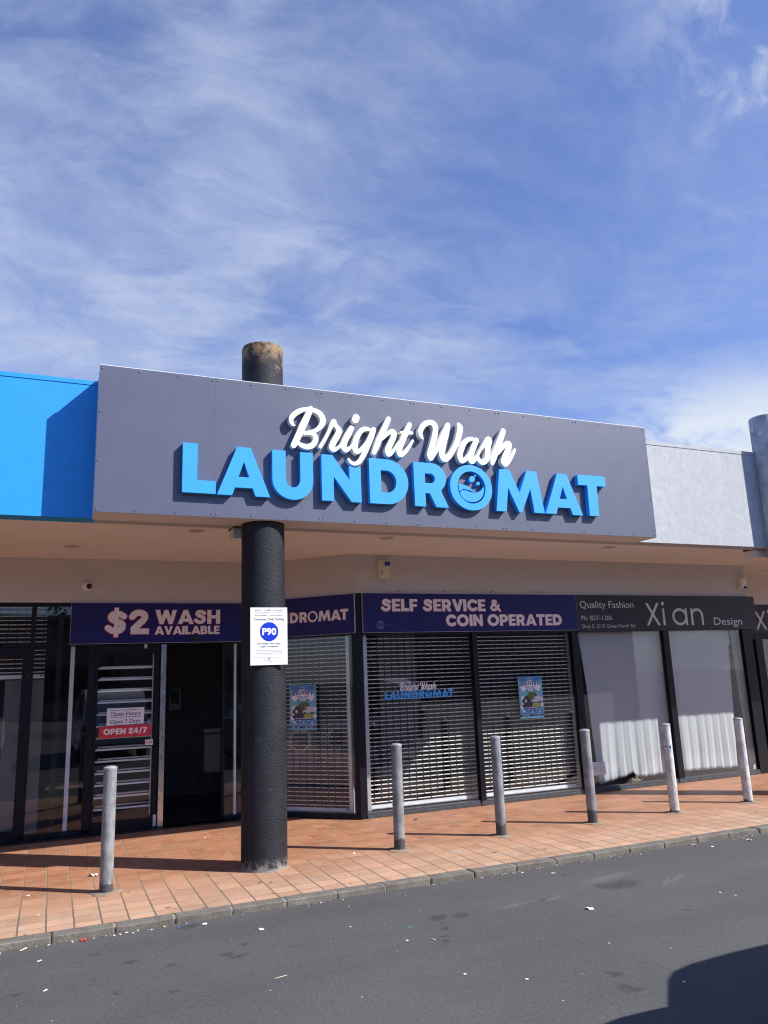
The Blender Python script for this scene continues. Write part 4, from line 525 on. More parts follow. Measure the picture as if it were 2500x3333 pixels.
BOLD = '''{"L":[[[0.0,1.0],[0.283,1.0],[0.283,0.261],[0.643,0.261],[0.643,0.004],[0.0,0.004]]],"A":[[[0.39,1.0],[0.663,1.0],[1.06,0.0],[0.764,0.0],[0.704,0.162],[0.351,0.162],[0.294,0.0],[0.0,0.0]],[[0.528,0.698],[0.637,0.382],[0.421,0.382]]],"U":[[[0.0,1.0],[0.279,1.0],[0.279,0.419],[0.284,0.375],[0.297,0.333],[0.318,0.296],[0.346,0.267],[0.379,0.246],[0.416,0.236],[0.453,0.236],[0.489,0.246],[0.522,0.267],[0.55,0.296],[0.572,0.333],[0.585,0.375],[0.589,0.419],[0.589,1.0],[0.864,1.0],[0.864,0.398],[0.861,0.346],[0.851,0.294],[0.834,0.243],[0.811,0.195],[0.782,0.151],[0.747,0.11],[0.708,0.074],[0.664,0.043],[0.616,0.017],[0.566,-0.002],[0.513,-0.015],[0.459,-0.022],[0.405,-0.022],[0.351,-0.015],[0.299,-0.002],[0.248,0.017],[0.201,0.043],[0.157,0.074],[0.117,0.11],[0.083,0.151],[0.053,0.195],[0.03,0.243],[0.014,0.294],[0.003,0.346],[0.0,0.398]]],"D":[[[0.0,0.996],[0.415,0.996],[0.477,0.992],[0.538,0.98],[0.597,0.961],[0.653,0.934],[0.706,0.901],[0.754,0.861],[0.796,0.815],[0.833,0.765],[0.863,0.71],[0.885,0.652],[0.901,0.591],[0.909,0.529],[0.909,0.467],[0.901,0.405],[0.885,0.344],[0.863,0.286],[0.833,0.231],[0.796,0.18],[0.754,0.135],[0.706,0.095],[0.653,0.062],[0.597,0.035],[0.538,0.016],[0.477,0.004],[0.415,0.0],[0.0,0.0]],[[0.269,0.743],[0.394,0.743],[0.437,0.739],[0.478,0.727],[0.516,0.707],[0.551,0.679],[0.579,0.646],[0.602,0.607],[0.617,0.565],[0.625,0.521],[0.625,0.475],[0.617,0.431],[0.602,0.389],[0.579,0.35],[0.551,0.317],[0.516,0.289],[0.478,0.269],[0.437,0.257],[0.394,0.253],[0.269,0.253]]],"R":[[[0.002,0.992],[0.441,0.992],[0.484,0.989],[0.526,0.982],[0.566,0.97],[0.605,0.954],[0.642,0.933],[0.675,0.909],[0.705,0.88],[0.732,0.849],[0.754,0.815],[0.771,0.778],[0.784,0.74],[0.792,0.7],[0.795,0.661],[0.792,0.621],[0.785,0.581],[0.772,0.543],[0.755,0.506],[0.733,0.472],[0.707,0.44],[0.677,0.411],[0.644,0.387],[0.828,-0.004],[0.522,-0.004],[0.372,0.302],[0.265,0.3],[0.263,-0.004],[0.0,-0.004]],[[0.271,0.749],[0.402,0.749],[0.434,0.745],[0.463,0.732],[0.488,0.711],[0.505,0.685],[0.514,0.655],[0.514,0.624],[0.505,0.594],[0.488,0.568],[0.463,0.547],[0.434,0.534],[0.402,0.53],[0.271,0.53]]],"T":[[[0.004,1.008],[0.821,1.008],[0.819,0.758],[0.548,0.758],[0.542,0.004],[0.265,0.002],[0.271,0.758],[0.0,0.754]]],"M":[[[0.148,0.988],[0.421,0.988],[0.653,0.454],[0.887,0.994],[1.164,0.996],[1.308,-0.002],[1.029,-0.002],[0.957,0.565],[0.688,-0.008],[0.612,-0.01],[0.351,0.554],[0.267,-0.01],[0.0,-0.008]]],"O":[[[1.09,0.5],[1.084,0.574],[1.068,0.647],[1.041,0.716],[1.003,0.781],[0.957,0.841],[0.902,0.893],[0.84,0.937],[0.771,0.973],[0.699,0.999],[0.623,1.015],[0.545,1.02],[0.467,1.015],[0.391,0.999],[0.319,0.973],[0.25,0.937],[0.188,0.893],[0.133,0.841],[0.087,0.781],[0.049,0.716],[0.022,0.647],[0.006,0.574],[0.0,0.5],[0.006,0.426],[0.022,0.353],[0.049,0.284],[0.087,0.219],[0.133,0.159],[0.188,0.107],[0.25,0.063],[0.319,0.027],[0.391,0.001],[0.467,-0.015],[0.545,-0.02],[0.623,-0.015],[0.699,0.001],[0.771,0.027],[0.84,0.063],[0.902,0.107],[0.957,0.159],[1.003,0.219],[1.041,0.284],[1.068,0.353],[1.084,0.426]],[[0.813,0.5],[0.807,0.557],[0.79,0.611],[0.762,0.66],[0.724,0.702],[0.679,0.736],[0.628,0.759],[0.573,0.771],[0.517,0.771],[0.462,0.759],[0.411,0.736],[0.366,0.702],[0.328,0.66],[0.3,0.611],[0.283,0.557],[0.277,0.5],[0.283,0.443],[0.3,0.389],[0.328,0.34],[0.366,0.298],[0.411,0.264],[0.462,0.241],[0.517,0.229],[0.573,0.229],[0.628,0.241],[0.679,0.264],[0.724,0.298],[0.762,0.34],[0.79,0.389],[0.807,0.443]]],"N":[[[0.0,1.0],[0.244,1.0],[0.616,0.472],[0.616,1.0],[0.864,1.0],[0.875,0.0],[0.653,0.0],[0.263,0.53],[0.259,0.0],[0.0,0.0]]],"E":[[[0.67,0.0],[0.67,0.21],[0.275,0.21],[0.275,0.4],[0.61,0.4],[0.61,0.605],[0.275,0.605],[0.275,0.79],[0.66,0.79],[0.66,1.0],[0.0,1.0],[0.0,0.0]]],"F":[[[0.275,0.0],[0.275,0.37],[0.61,0.37],[0.61,0.58],[0.275,0.58],[0.275,0.785],[0.66,0.785],[0.66,1.0],[0.0,1.0],[0.0,0.0]]],"H":[[[0.275,0.0],[0.275,0.39],[0.6,0.39],[0.6,0.0],[0.875,0.0],[0.875,1.0],[0.6,1.0],[0.6,0.615],[0.275,0.615],[0.275,1.0],[0.0,1.0],[0.0,0.0]]],"I":[[[0.0,0.0],[0.275,0.0],[0.275,1.0],[0.0,1.0]]],"V":[[[0.355,0.0],[0.62,0.0],[0.97,1.0],[0.68,1.0],[0.49,0.4],[0.3,1.0],[0.0,1.0]]],"W":[[[0.275,0.0],[0.525,0.0],[0.7,0.55],[0.88,0.0],[1.13,0.0],[1.4,1.0],[1.12,1.0],[1.0,0.44],[0.83,1.0],[0.58,1.0],[0.41,0.44],[0.29,1.0],[0.0,1.0]]],"P":[[[0.0,0.0],[0.0,1.0],[0.42,1.0],[0.44,1.0],[0.504,0.994],[0.566,0.977],[0.624,0.948],[0.676,0.91],[0.719,0.863],[0.753,0.809],[0.777,0.749],[0.789,0.687],[0.789,0.623],[0.777,0.561],[0.753,0.501],[0.719,0.447],[0.676,0.4],[0.624,0.362],[0.566,0.333],[0.504,0.316],[0.44,0.31],[0.275,0.31],[0.275,0.0]],[[0.275,0.775],[0.4,0.775],[0.405,0.775],[0.441,0.768],[0.472,0.747],[0.496,0.715],[0.508,0.676],[0.508,0.634],[0.496,0.595],[0.472,0.563],[0.441,0.542],[0.405,0.535],[0.275,0.535]]],"B":[[[0.0,0.0],[0.0,1.0],[0.42,1.0],[0.44,1.0],[0.498,0.995],[0.555,0.979],[0.606,0.953],[0.651,0.919],[0.686,0.877],[0.712,0.83],[0.727,0.779],[0.73,0.726],[0.72,0.674],[0.7,0.625],[0.669,0.58],[0.681,0.497],[0.722,0.458],[0.755,0.413],[0.777,0.364],[0.788,0.313],[0.789,0.26],[0.778,0.208],[0.756,0.159],[0.724,0.114],[0.683,0.075],[0.634,0.043],[0.58,0.019],[0.521,0.005],[0.46,0.0]],[[0.27,0.8],[0.42,0.8],[0.42,0.8],[0.45,0.791],[0.475,0.766],[0.488,0.73],[0.488,0.69],[0.475,0.654],[0.45,0.629],[0.42,0.62],[0.27,0.62]],[[0.27,0.41],[0.45,0.41],[0.45,0.41],[0.489,0.4],[0.52,0.37],[0.538,0.328],[0.538,0.282],[0.52,0.24],[0.489,0.21],[0.45,0.2],[0.27,0.2]]],"S":[[[0.281,0.0],[0.366,-0.007],[0.45,-0.002],[0.522,0.017],[0.581,0.048],[0.642,0.098],[0.689,0.156],[0.718,0.216],[0.735,0.288],[0.74,0.36],[0.731,0.432],[0.712,0.48],[0.677,0.528],[0.636,0.564],[0.581,0.6],[0.33,0.703],[0.307,0.72],[0.3,0.732],[0.318,0.751],[0.33,0.753],[0.402,0.755],[0.45,0.747],[0.498,0.724],[0.594,0.652],[0.63,0.639],[0.678,0.638],[0.729,0.66],[0.755,0.684],[0.769,0.708],[0.778,0.732],[0.781,0.768],[0.769,0.816],[0.738,0.856],[0.594,0.958],[0.51,0.99],[0.414,1.004],[0.33,1.004],[0.27,0.997],[0.21,0.978],[0.161,0.948],[0.103,0.888],[0.068,0.828],[0.048,0.768],[0.046,0.708],[0.057,0.66],[0.078,0.612],[0.111,0.564],[0.159,0.516],[0.222,0.477],[0.438,0.392],[0.486,0.364],[0.489,0.336],[0.476,0.288],[0.45,0.261],[0.414,0.246],[0.354,0.244],[0.294,0.252],[0.246,0.274],[0.126,0.371],[0.102,0.382],[0.066,0.387],[0.018,0.379],[-0.018,0.357],[-0.045,0.324],[-0.06,0.276],[-0.056,0.228],[-0.039,0.192],[0.054,0.106],[0.102,0.07],[0.159,0.036],[0.222,0.013]]],"$":[[[0.29,-0.132],[0.294,-0.138],[0.306,-0.14],[0.45,-0.139],[0.455,-0.132],[0.455,-0.012],[0.461,0.0],[0.522,0.017],[0.558,0.034],[0.598,0.06],[0.642,0.098],[0.672,0.132],[0.702,0.18],[0.721,0.228],[0.735,0.288],[0.74,0.36],[0.736,0.408],[0.723,0.456],[0.705,0.492],[0.665,0.54],[0.601,0.588],[0.546,0.618],[0.462,0.651],[0.455,0.66],[0.455,0.732],[0.462,0.743],[0.474,0.738],[0.603,0.648],[0.642,0.637],[0.678,0.638],[0.726,0.658],[0.763,0.696],[0.78,0.744],[0.78,0.78],[0.774,0.804],[0.762,0.828],[0.738,0.856],[0.618,0.944],[0.546,0.979],[0.462,1.0],[0.455,1.008],[0.455,1.128],[0.45,1.14],[0.294,1.14],[0.29,1.128],[0.29,1.008],[0.282,0.999],[0.198,0.972],[0.138,0.928],[0.08,0.852],[0.058,0.804],[0.048,0.768],[0.045,0.72],[0.054,0.672],[0.072,0.624],[0.102,0.576],[0.138,0.535],[0.174,0.504],[0.222,0.477],[0.282,0.452],[0.29,0.444],[0.29,0.264],[0.282,0.256],[0.246,0.274],[0.126,0.371],[0.102,0.382],[0.066,0.387],[0.018,0.379],[-0.018,0.357],[-0.045,0.324],[-0.06,0.276],[-0.056,0.228],[-0.039,0.192],[0.066,0.097],[0.162,0.035],[0.222,0.013],[0.282,-0.0],[0.29,-0.012]],[[0.462,0.271],[0.455,0.288],[0.455,0.372],[0.462,0.38],[0.474,0.372],[0.489,0.36],[0.489,0.336],[0.482,0.3]]],"C":[[[0.498,-0.012],[0.582,-0.009],[0.654,0.005],[0.726,0.03],[0.798,0.068],[0.866,0.12],[0.895,0.156],[0.91,0.204],[0.903,0.264],[0.883,0.3],[0.858,0.324],[0.822,0.344],[0.786,0.351],[0.726,0.341],[0.63,0.277],[0.558,0.255],[0.474,0.257],[0.426,0.27],[0.39,0.288],[0.354,0.314],[0.321,0.348],[0.297,0.384],[0.277,0.432],[0.268,0.48],[0.269,0.528],[0.28,0.576],[0.295,0.612],[0.33,0.663],[0.378,0.705],[0.426,0.73],[0.486,0.745],[0.546,0.746],[0.606,0.733],[0.642,0.717],[0.714,0.665],[0.762,0.65],[0.798,0.65],[0.831,0.66],[0.858,0.676],[0.882,0.699],[0.905,0.744],[0.91,0.792],[0.897,0.84],[0.87,0.877],[0.791,0.936],[0.721,0.972],[0.642,0.998],[0.546,1.012],[0.474,1.01],[0.402,0.999],[0.33,0.977],[0.269,0.948],[0.21,0.91],[0.15,0.858],[0.103,0.804],[0.065,0.744],[0.037,0.684],[0.018,0.624],[0.007,0.564],[0.003,0.492],[0.007,0.432],[0.022,0.36],[0.044,0.3],[0.074,0.24],[0.114,0.182],[0.16,0.132],[0.21,0.09],[0.258,0.058],[0.318,0.028],[0.378,0.007],[0.438,-0.006]]],"&":[[[0.842,-0.048],[0.894,-0.058],[0.942,-0.043],[0.973,-0.012],[0.989,0.036],[0.986,0.072],[0.968,0.108],[0.797,0.3],[0.888,0.468],[0.897,0.516],[0.887,0.552],[0.87,0.578],[0.834,0.604],[0.798,0.612],[0.762,0.606],[0.738,0.595],[0.714,0.573],[0.654,0.46],[0.642,0.456],[0.54,0.564],[0.613,0.636],[0.651,0.708],[0.661,0.744],[0.664,0.792],[0.656,0.84],[0.642,0.876],[0.618,0.909],[0.594,0.932],[0.522,0.974],[0.45,0.996],[0.369,0.996],[0.294,0.977],[0.246,0.949],[0.211,0.912],[0.184,0.864],[0.165,0.792],[0.165,0.72],[0.186,0.654],[0.221,0.6],[0.216,0.588],[0.162,0.546],[0.114,0.494],[0.07,0.432],[0.046,0.384],[0.032,0.336],[0.028,0.276],[0.036,0.228],[0.054,0.18],[0.099,0.108],[0.15,0.059],[0.222,0.023],[0.318,0.003],[0.39,0.005],[0.486,0.028],[0.57,0.068],[0.654,0.131],[0.666,0.135],[0.822,-0.037]],[[0.294,0.215],[0.258,0.237],[0.236,0.276],[0.234,0.3],[0.252,0.336],[0.302,0.396],[0.366,0.441],[0.414,0.396],[0.52,0.288],[0.474,0.249],[0.402,0.216],[0.342,0.207]],[[0.39,0.719],[0.37,0.744],[0.372,0.78],[0.39,0.792],[0.426,0.791],[0.453,0.78],[0.455,0.768],[0.402,0.716]]],"2":[[[0.03,0.0],[0.714,0.0],[0.72,0.012],[0.72,0.216],[0.714,0.224],[0.325,0.228],[0.534,0.432],[0.588,0.492],[0.649,0.588],[0.668,0.636],[0.678,0.684],[0.68,0.732],[0.669,0.792],[0.65,0.84],[0.618,0.889],[0.582,0.924],[0.534,0.955],[0.474,0.979],[0.414,0.994],[0.354,1.002],[0.282,1.0],[0.21,0.985],[0.138,0.956],[0.09,0.926],[0.049,0.888],[0.006,0.831],[-0.04,0.756],[-0.047,0.732],[-0.049,0.696],[-0.03,0.642],[-0.006,0.614],[0.013,0.6],[0.066,0.583],[0.114,0.589],[0.15,0.608],[0.174,0.631],[0.235,0.72],[0.27,0.741],[0.318,0.752],[0.354,0.751],[0.414,0.735],[0.429,0.72],[0.417,0.684],[0.372,0.624],[0.043,0.3],[0.03,0.278],[0.02,0.252],[0.017,0.216],[0.03,0.156]]],"4":[[[0.66,0.0],[0.66,0.19],[0.8,0.19],[0.8,0.39],[0.66,0.39],[0.66,1.0],[0.38,1.0],[0.0,0.38],[0.0,0.19],[0.42,0.19],[0.42,0.0]],[[0.42,0.39],[0.42,0.72],[0.22,0.39]]],"7":[[[0.42,0.0],[0.73,0.82],[0.73,1.0],[0.02,1.0],[0.02,0.77],[0.42,0.77],[0.13,0.0]]],"/":[[[0.0,-0.12],[0.2,-0.12],[0.56,1.08],[0.36,1.08]]],"Y":[[[0.335,0.37],[0.335,0],[0.61,0],[0.61,0.37],[0.94,1],[0.64,1],[0.475,0.62],[0.31,1],[0,1]]]}'''
YR, YL, YP, YF = 9.2, 10.12, 7.19, 7.55        # shopfront planes (right, left), sign panel, canopy fascia
ZG = -0.045                                     # road level; footpath is z = 0
XE, YN = 10.37, 10.10                           # end of the laundromat block, plane of the next shop
CH0 = (2.59, 10.12); CHR = math.radians(-45); CHL = 1.33
def chp(u, off=0.0): return (CH0[0]+u*math.cos(CHR)+off*math.sin(CHR), CH0[1]+u*math.sin(CHR)-off*math.cos(CHR))

# ------------------------------------------------------------------ ground
mb = MB(); mb.add([(-250, -250, ZG), (250, -250, ZG), (250, 250, ZG), (-250, 250, ZG)], [(0, 1, 2, 3)])
struct(mk('road', mb, 'asphalt'))
mb = MB(); mb.add([(-14, 6.40, 0), (24, 6.40, 0), (24, 10.3, 0), (-14, 10.3, 0)], [(0, 1, 2, 3)]); mb.box(-14, 24, 6.41, 10.3, -.30, -.012)
struct(mk('footpath', mb, 'tiles'))
mb = MB(); k = 0; x = .091-.42*34
rk = random.Random(3)
while x < 24:
    g = .004+rk.random()*.007; x1 = x+.42-g; dz = (rk.random()-.5)*.005; dy = (rk.random()-.5)*.008; c = .012
    pr = [(6.398, -.20), (6.398, dz), (6.292+dy, dz), (6.281+dy, dz-.007), (6.272+dy, -.20)]
    nn = len(pr); vs = []
    for (xx, ins) in ((x, 1), (x+c, 0), (x1-c, 0), (x1, 1)):
        for (yy, zz) in pr: vs.append((xx, yy+(.006 if ins and yy < 6.39 else 0), zz-(.006 if ins and zz > -.1 else 0)))
    fs = [(a*nn+b, (a+1)*nn+b, (a+1)*nn+(b+1) % nn, a*nn+(b+1) % nn) for a in range(3) for b in range(nn)]
    fs = [f[::-1] for f in fs]+[tuple(range(nn)), tuple(3*nn+b for b in range(nn-1, -1, -1))]
    mb.add(vs, fs)
    if rk.random() < .55: mb.box(x1-.003, x1+g+.003, 6.285+rk.random()*.02, 6.396, -.1, dz-.004, 1)
    x += .42
struct(mk('kerb', mb, ['kerb_stone', 'mortar']))

# ------------------------------------------------------------------ the building
B = thing('shop_building', 'single storey row of shops with deep canopy, blue and grey fascia, dark shopfronts', 'building', (0, 0, 0))
def part(name, mb, mats, **kw):
    lab = kw.pop('label', None); par = kw.pop('parent', B)
    o = mk(name, mb, mats, par, **kw)
    if lab: o['label'] = lab
    return o
mb = MB(); mb.box(-9, .30, YF, YF+.22, 3.232, 4.553); part('fascia', mb, 'stucco_blue', label='bright blue rough rendered canopy fascia')
mb = MB(); mb.box(-9, .29, YF-.006, YF+.26, 4.556, 4.60); part('capping', mb, 'stucco_blue', label='blue capping along the top of the fascia')
mb = MB(); mb.box(6.3, 20, YF, YF+.22, 3.232, 4.549); part('fascia', mb, 'stucco_grey', label='pale grey roughcast canopy fascia')
mb = MB(); mb.box(6.31, 20, YF-.006, YF+.26, 4.552, 4.60); part('capping', mb, 'stucco_grey', label='pale grey capping along the top of the fascia')
mb = MB(); mb.box(.31, 6.29, YF+.01, YF+.22, 3.232, 4.58); part('fascia', mb, 'stucco_grey', label='fascia wall behind the laundromat sign')
mb = MB(); mb.box(-9, 20, YF+.02, 10.6, 3.25, 3.30); part('soffit', mb, 'soffit', label='beige painted soffit under the canopy')
mb = MB(); mb.box(-9, 20, YF+.24, 15.5, 3.34, 3.44); part('roof', mb, 'roofing')
mb = MB()
mb.box(-9, 2.47, YL, YL+.20, 2.705, 3.249)
part('upper_wall', mb, 'wall_stone', label='stone coloured rendered wall above the entrance')
mb = MB(); mb.box(-.14, CHL-.002, 0, .18, 2.74, 3.249); part('upper_wall', mb, 'wall_stone', loc=(CH0[0], CH0[1], 0), rz=CHR, label='angled stone coloured wall above the corner window')
mb = MB(); mb.box(3.532, XE, YR, YR+.20, 2.745, 3.249); mb.box(XE-.2, XE-.001, YR+.2, YN+.1, 0, 3.249)
part('upper_wall', mb, 'wall_stone', label='stone coloured rendered wall above the shop windows')
mb = MB(); mb.box(XE, 20, YN, YN+.2, 2.70, 3.249); part('upper_wall', mb, 'soffit_return', label='beige wall above the next shop')
mb = MB()
for px_ in (1.893, 9.22):
    mb = MB(); mb.box(px_-.250, px_+.250, 7.70, 7.90, 3.12, 3.2492); bm_ = part('beam', mb, 'soffit')
    mb = MB(); mb.box(px_-.256, px_+.256, 7.694, 7.906, 3.226, 3.2488); mk('beam_trim', mb, 'dark_and_gap_shade', bm_)

# rooms behind the glass
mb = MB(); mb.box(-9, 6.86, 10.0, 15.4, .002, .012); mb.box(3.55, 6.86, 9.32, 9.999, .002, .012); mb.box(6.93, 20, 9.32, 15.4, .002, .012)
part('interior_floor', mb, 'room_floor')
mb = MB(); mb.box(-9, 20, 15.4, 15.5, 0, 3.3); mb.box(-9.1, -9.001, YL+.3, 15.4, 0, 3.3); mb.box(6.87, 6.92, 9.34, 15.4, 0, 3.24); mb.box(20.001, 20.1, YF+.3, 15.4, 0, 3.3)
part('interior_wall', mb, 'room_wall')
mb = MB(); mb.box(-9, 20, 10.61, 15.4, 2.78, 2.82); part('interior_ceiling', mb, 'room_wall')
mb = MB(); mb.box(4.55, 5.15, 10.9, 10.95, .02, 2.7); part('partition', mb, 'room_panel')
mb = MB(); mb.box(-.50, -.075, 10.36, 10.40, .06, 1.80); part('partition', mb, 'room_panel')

# left shopfront
fr = MB()
def vbar(m_, x0, x1, z0, z1, y=YL, d=.07, mi=0): m_.box(x0, x1, y, y+d, z0, z1, mi)
for (a, b_) in ((-2.62, -2.56), (-1.27, -1.215), (-.252, -.200), (.405, .490), (1.246, 1.253), (2.024, 2.062), (2.40, 2.47)): vbar(fr, a, b_, .062, 2.704, YL-.002)
for (a, b_) in ((-9, -2.621), (-2.559, -1.271), (-1.214, -.253), (-.199, .404), (.491, 1.245), (1.254, 2.023), (2.063, 2.399)):
    fr.box(a, b_, YL, YL+.07, 2.66, 2.703)
    fr.box(a, b_, YL, YL+.07, 2.182, 2.218)
for (a, b_) in ((-9, -2.621), (-2.559, -1.271), (-.199, .404), (2.063, 2.399)): fr.box(a, b_, YL, YL+.07, .0, .055)
part('window_frame', fr, 'frame_dark', bevel=.003)
mb = MB(); mb.box(.044, .108, YL+.16, YL+.21, .0, 2.66); part('post', mb, 'frame_dark')
mb = MB(); mb.box(.205, .252, YL+.13, YL+.17, .06, 2.66); part('post', mb, 'alu_white', label='white post behind the glass')
mb = MB(); mb.box(2.192, 2.222, YL+.06, YL+.10, .06, 2.18); part('post', mb, 'alu_white', label='slim pale upright behind the side window')
mb = MB(); mb.box(1.258, 1.321, YL-.012, YL+.03, .0, 2.18); part('door_jamb', mb, 'steel', label='dented bright steel plate up the door jamb')
def pane(x0, x1, z0, z1, y, mat='glass_clear', **kw):
    m_ = MB(); m_.box(x0, x1, y, y+.006, z0, z1); return part('pane', m_, mat, **kw)
for (a, b_) in ((-9, -2.621), (-2.559, -1.271), (-.199, .404), (2.063, 2.399)): pane(a, b_, .056, 2.181, YL+.03)
for (a, b_) in ((-9, -2.621), (-2.559, -1.271), (-1.214, -.253), (-.199, .404), (.491, 1.245), (1.254, 2.023), (2.063, 2.399)): pane(a, b_, 2.219, 2.659, YL+.03)
def door(x0, x1, gx0, gx1, lab):
    m_ = MB(); m_.box(x0, gx0, YL+.004, YL+.05, .012, 2.178); m_.box(gx1, x1, YL+.004, YL+.05, .012, 2.178)
    m_.box(gx0+.0002, gx1-.0002, YL+.006, YL+.048, 2.075, 2.176); m_.box(gx0+.0002, gx1-.0002, YL+.006, YL+.048, .014, .132)
    d = part('door', m_, 'frame_dark', label=lab, bevel=.002)
    g = MB(); g.box(gx0, gx1, YL+.022, YL+.028, .133, 2.074); mk('pane', g, 'glass_clear', d)
    return d
door(-1.212, -.256, -1.13, -.320, 'dark framed glass door with a half lowered shutter behind')
d2 = door(.493, 1.243, .524, 1.176, 'dark framed glass door with a white slatted grille behind it')
mb = MB()
for zz in (1.905, 1.768, 1.63, 1.495, 1.355, 1.215, 1.08, .945, .808, .672, .538, .40, .266):
    mb.box(.515, 1.20, YL+.052, YL+.075, zz-.010, zz+.010)
mb.box(1.166, 1.19, YL+.054, YL+.073, .16, 2.08)
mk('grille_and_reflection', mb, 'alu_white', d2)
mb = MB()  # deeper bar set added to stand in for the grille's reflection in glass
for zz in (1.925, 1.79, 1.65, 1.515, 1.375, 1.235, 1.10, .965, .825, .69, .555, .415, .285):
    mb.box(.56, 1.185, YL+.20, YL+.212, zz-.008, zz+.008)
mk('grille_and_reflection', mb, 'alu', d2)
mb = MB(); mb.box(1.205, 1.242, YL-.004, YL+.003, .03, .16); mk('kick_plate', mb, 'alu', d2)
mb = MB(); mb.box(1.213, 1.228, YL-.03, YL+.003, 1.10, 1.19); mk('lock', mb, 'black_plastic', d2)
mb = MB(); mb.box(1.254, 2.40, YL-.05, YL+.08, .001, .012); part('door_sill', mb, 'alu')
mb = MB(); mb.box(-9, 2.47, YL+.075, YL+.09, -.1, .01); part('foundation', mb, 'kick_dark')

# corner window, at 45 degrees
cl_ = (CH0[0], CH0[1], 0)
fr = MB()
fr.box(-.14, .02, 0, .07, .066, 2.739); fr.box(1.262, 1.33, 0, .09, .066, 2.739)
fr.box(.0205, 1.2615, .002, .07, .0005, .064); fr.box(-.14, .02, .002, .07, 0, .0655); fr.box(1.262, 1.33, .002, .09, 0, .0655)
fr.box(.0205, 1.2615, .002, .07, 2.215, 2.738)
part('window_frame', fr, 'frame_dark', loc=cl_, rz=CHR, bevel=.003, label='dark frame of the angled corner window')
pane(.0205, 1.2615, .0645, 2.2145, .025, loc=cl_, rz=CHR)
# right shopfront
fr = MB()
fr.box(3.535, 3.618, YR, YR+.085, .001, 2.743)
fr.box(5.208, 5.282, YR-.012, YR+.085, .062, 2.742)
fr.box(6.846, 6.963, YR-.004, YR+.085, .001, 2.742)
fr.box(8.528, 8.640, YR-.008, YR+.085, .062, 2.742)
fr.box(10.160, 10.368, YR-.004, YR+.085, .001, 2.742)
for (a, b_) in ((3.619, 5.207), (5.283, 6.845), (6.964, 8.527), (8.641, 10.159)): fr.box(a, b_, YR+.002, YR+.085, 2.21, 2.742)
part('window_frame', fr, 'frame_dark', bevel=.003, label='dark frame of the long right hand windows')
fr = MB()
for (a, b_) in ((3.619, 5.207), (5.283, 6.845), (6.964, 8.527), (8.641, 10.159)):
    fr.box(a, b_, YR-.006, YR+.085, .0005, .040); fr.box(a, b_, YR+.004, YR+.085, .0402, .068)
fr.box(5.208, 5.282, YR-.016, YR+.085, .0004, .061); fr.box(8.528, 8.640, YR-.014, YR+.085, .0004, .061)
part('window_sill', fr, 'kick_dark', bevel=.003)
for (a, b_) in ((3.619, 5.207), (5.283, 6.845), (6.964, 8.527), (8.641, 10.159)): pane(a, b_, .069, 2.209, YR+.028, 'glass_clear' if a < 6.9 else 'glass_dim')
# next shop round the corner
fr = MB()
for (a, b_) in ((10.371, 10.43), (11.02, 11.08), (11.45, 11.62), (12.5, 12.6), (14.5, 14.6)): fr.box(a, b_, YN, YN+.08, .05, 2.2)
fr.box(10.371, 20, YN+.002, YN+.08, 2.09, 2.199); fr.box(10.371, 20, YN-.004, YN+.08, .0, .0495)
part('window_frame', fr, 'frame_dark', label='dark frame of the next shop')
pane(10.43, 20, .05, 2.09, YN+.03)
mb = MB()
for k in range(34):
    z0 = .1+k*.06
    mb.bar((11.10, YN+.055, z0), (11.43, YN+.055, z0+.33), .008, .006, upv=(0, 1, 0)); mb.bar((11.10, YN+.063, z0+.33), (11.43, YN+.063, z0), .008, .006, upv=(0, 1, 0))
    mb.bar((11.64, YN+.055, z0), (11.97, YN+.055, z0+.33), .008, .006, upv=(0, 1, 0)); mb.bar((11.64, YN+.063, z0+.33), (11.97, YN+.063, z0), .008, .006, upv=(0, 1, 0))
part('security_mesh', mb, 'alu')

# ------------------------------------------------------------------ pillars
def pillar(x, y, top, mat, lab):
    p = MB(); n = 64; prof = [(.219, 0), (.218, .010), (.215, .025), (.2138, .06)]+[(.2135, .06+k*(top-.08)/30) for k in range(1, 31)]+[(.206, top)]
    p.lathe(prof, 0, 0, n)
    t_ = thing('pillar', lab, 'pillar', (x, y, 0))
    mk('shaft', p, mat, t_, smooth=True)
    return t_
p1 = pillar(1.893, 7.455, 5.12, 'pillar_dark', 'round black rendered pillar rising through the canopy behind the laundromat sign')
c_ = MB(); c_.box(-.26, .25, -.26, .24, 3.2235, 3.2305); mk('gap_shade', c_, 'dark_and_gap_shade', p1)  # dark plate painted in for the shaded gap between pillar and sign
p2 = pillar(9.225, 7.455, 5.10, 'pillar_pale', 'round pale grey pillar at the right end of the grey fascia')

# ------------------------------------------------------------------ the big sign
S = thing('shop_sign', 'long dark grey box sign with raised white script and blue capitals, Bright Wash LAUNDROMAT', 'sign', (.275, YP, 3.222))
def sp(name, mb, mats, **kw):
    lab = kw.pop('label', None)
    mb.v = [(v[0]-.275, v[1]-YP, v[2]-3.222) for v in mb.v]
    o = mk(name, mb, mats, S, **kw)
    if lab: o['label'] = lab
    return o
X0, X1, Z0, Z1 = .275, 6.742, 3.222, 4.630
mb = MB(); nS = 6; wS = (X1-X0)/nS
for k in range(nS): mb.box(X0+k*wS+.0004, X0+(k+1)*wS-.0004, YP, YP+.004, Z0, Z1)
sp('panel', mb, 'sign_grey')
mb = MB(); mb.box(X0+.004, X1-.004, YP+.005, YF-.002, Z0+.003, Z1-.004); sp('box_frame', mb, 'sign_edge', label='pale metal sides of the box')
mb = MB(); mb.box(X0+.006, X1-.006, YP+.006, YF-.002, Z0-.001, Z0+.002); sp('underside', mb, 'soffit_return', label='beige underside of the sign box')
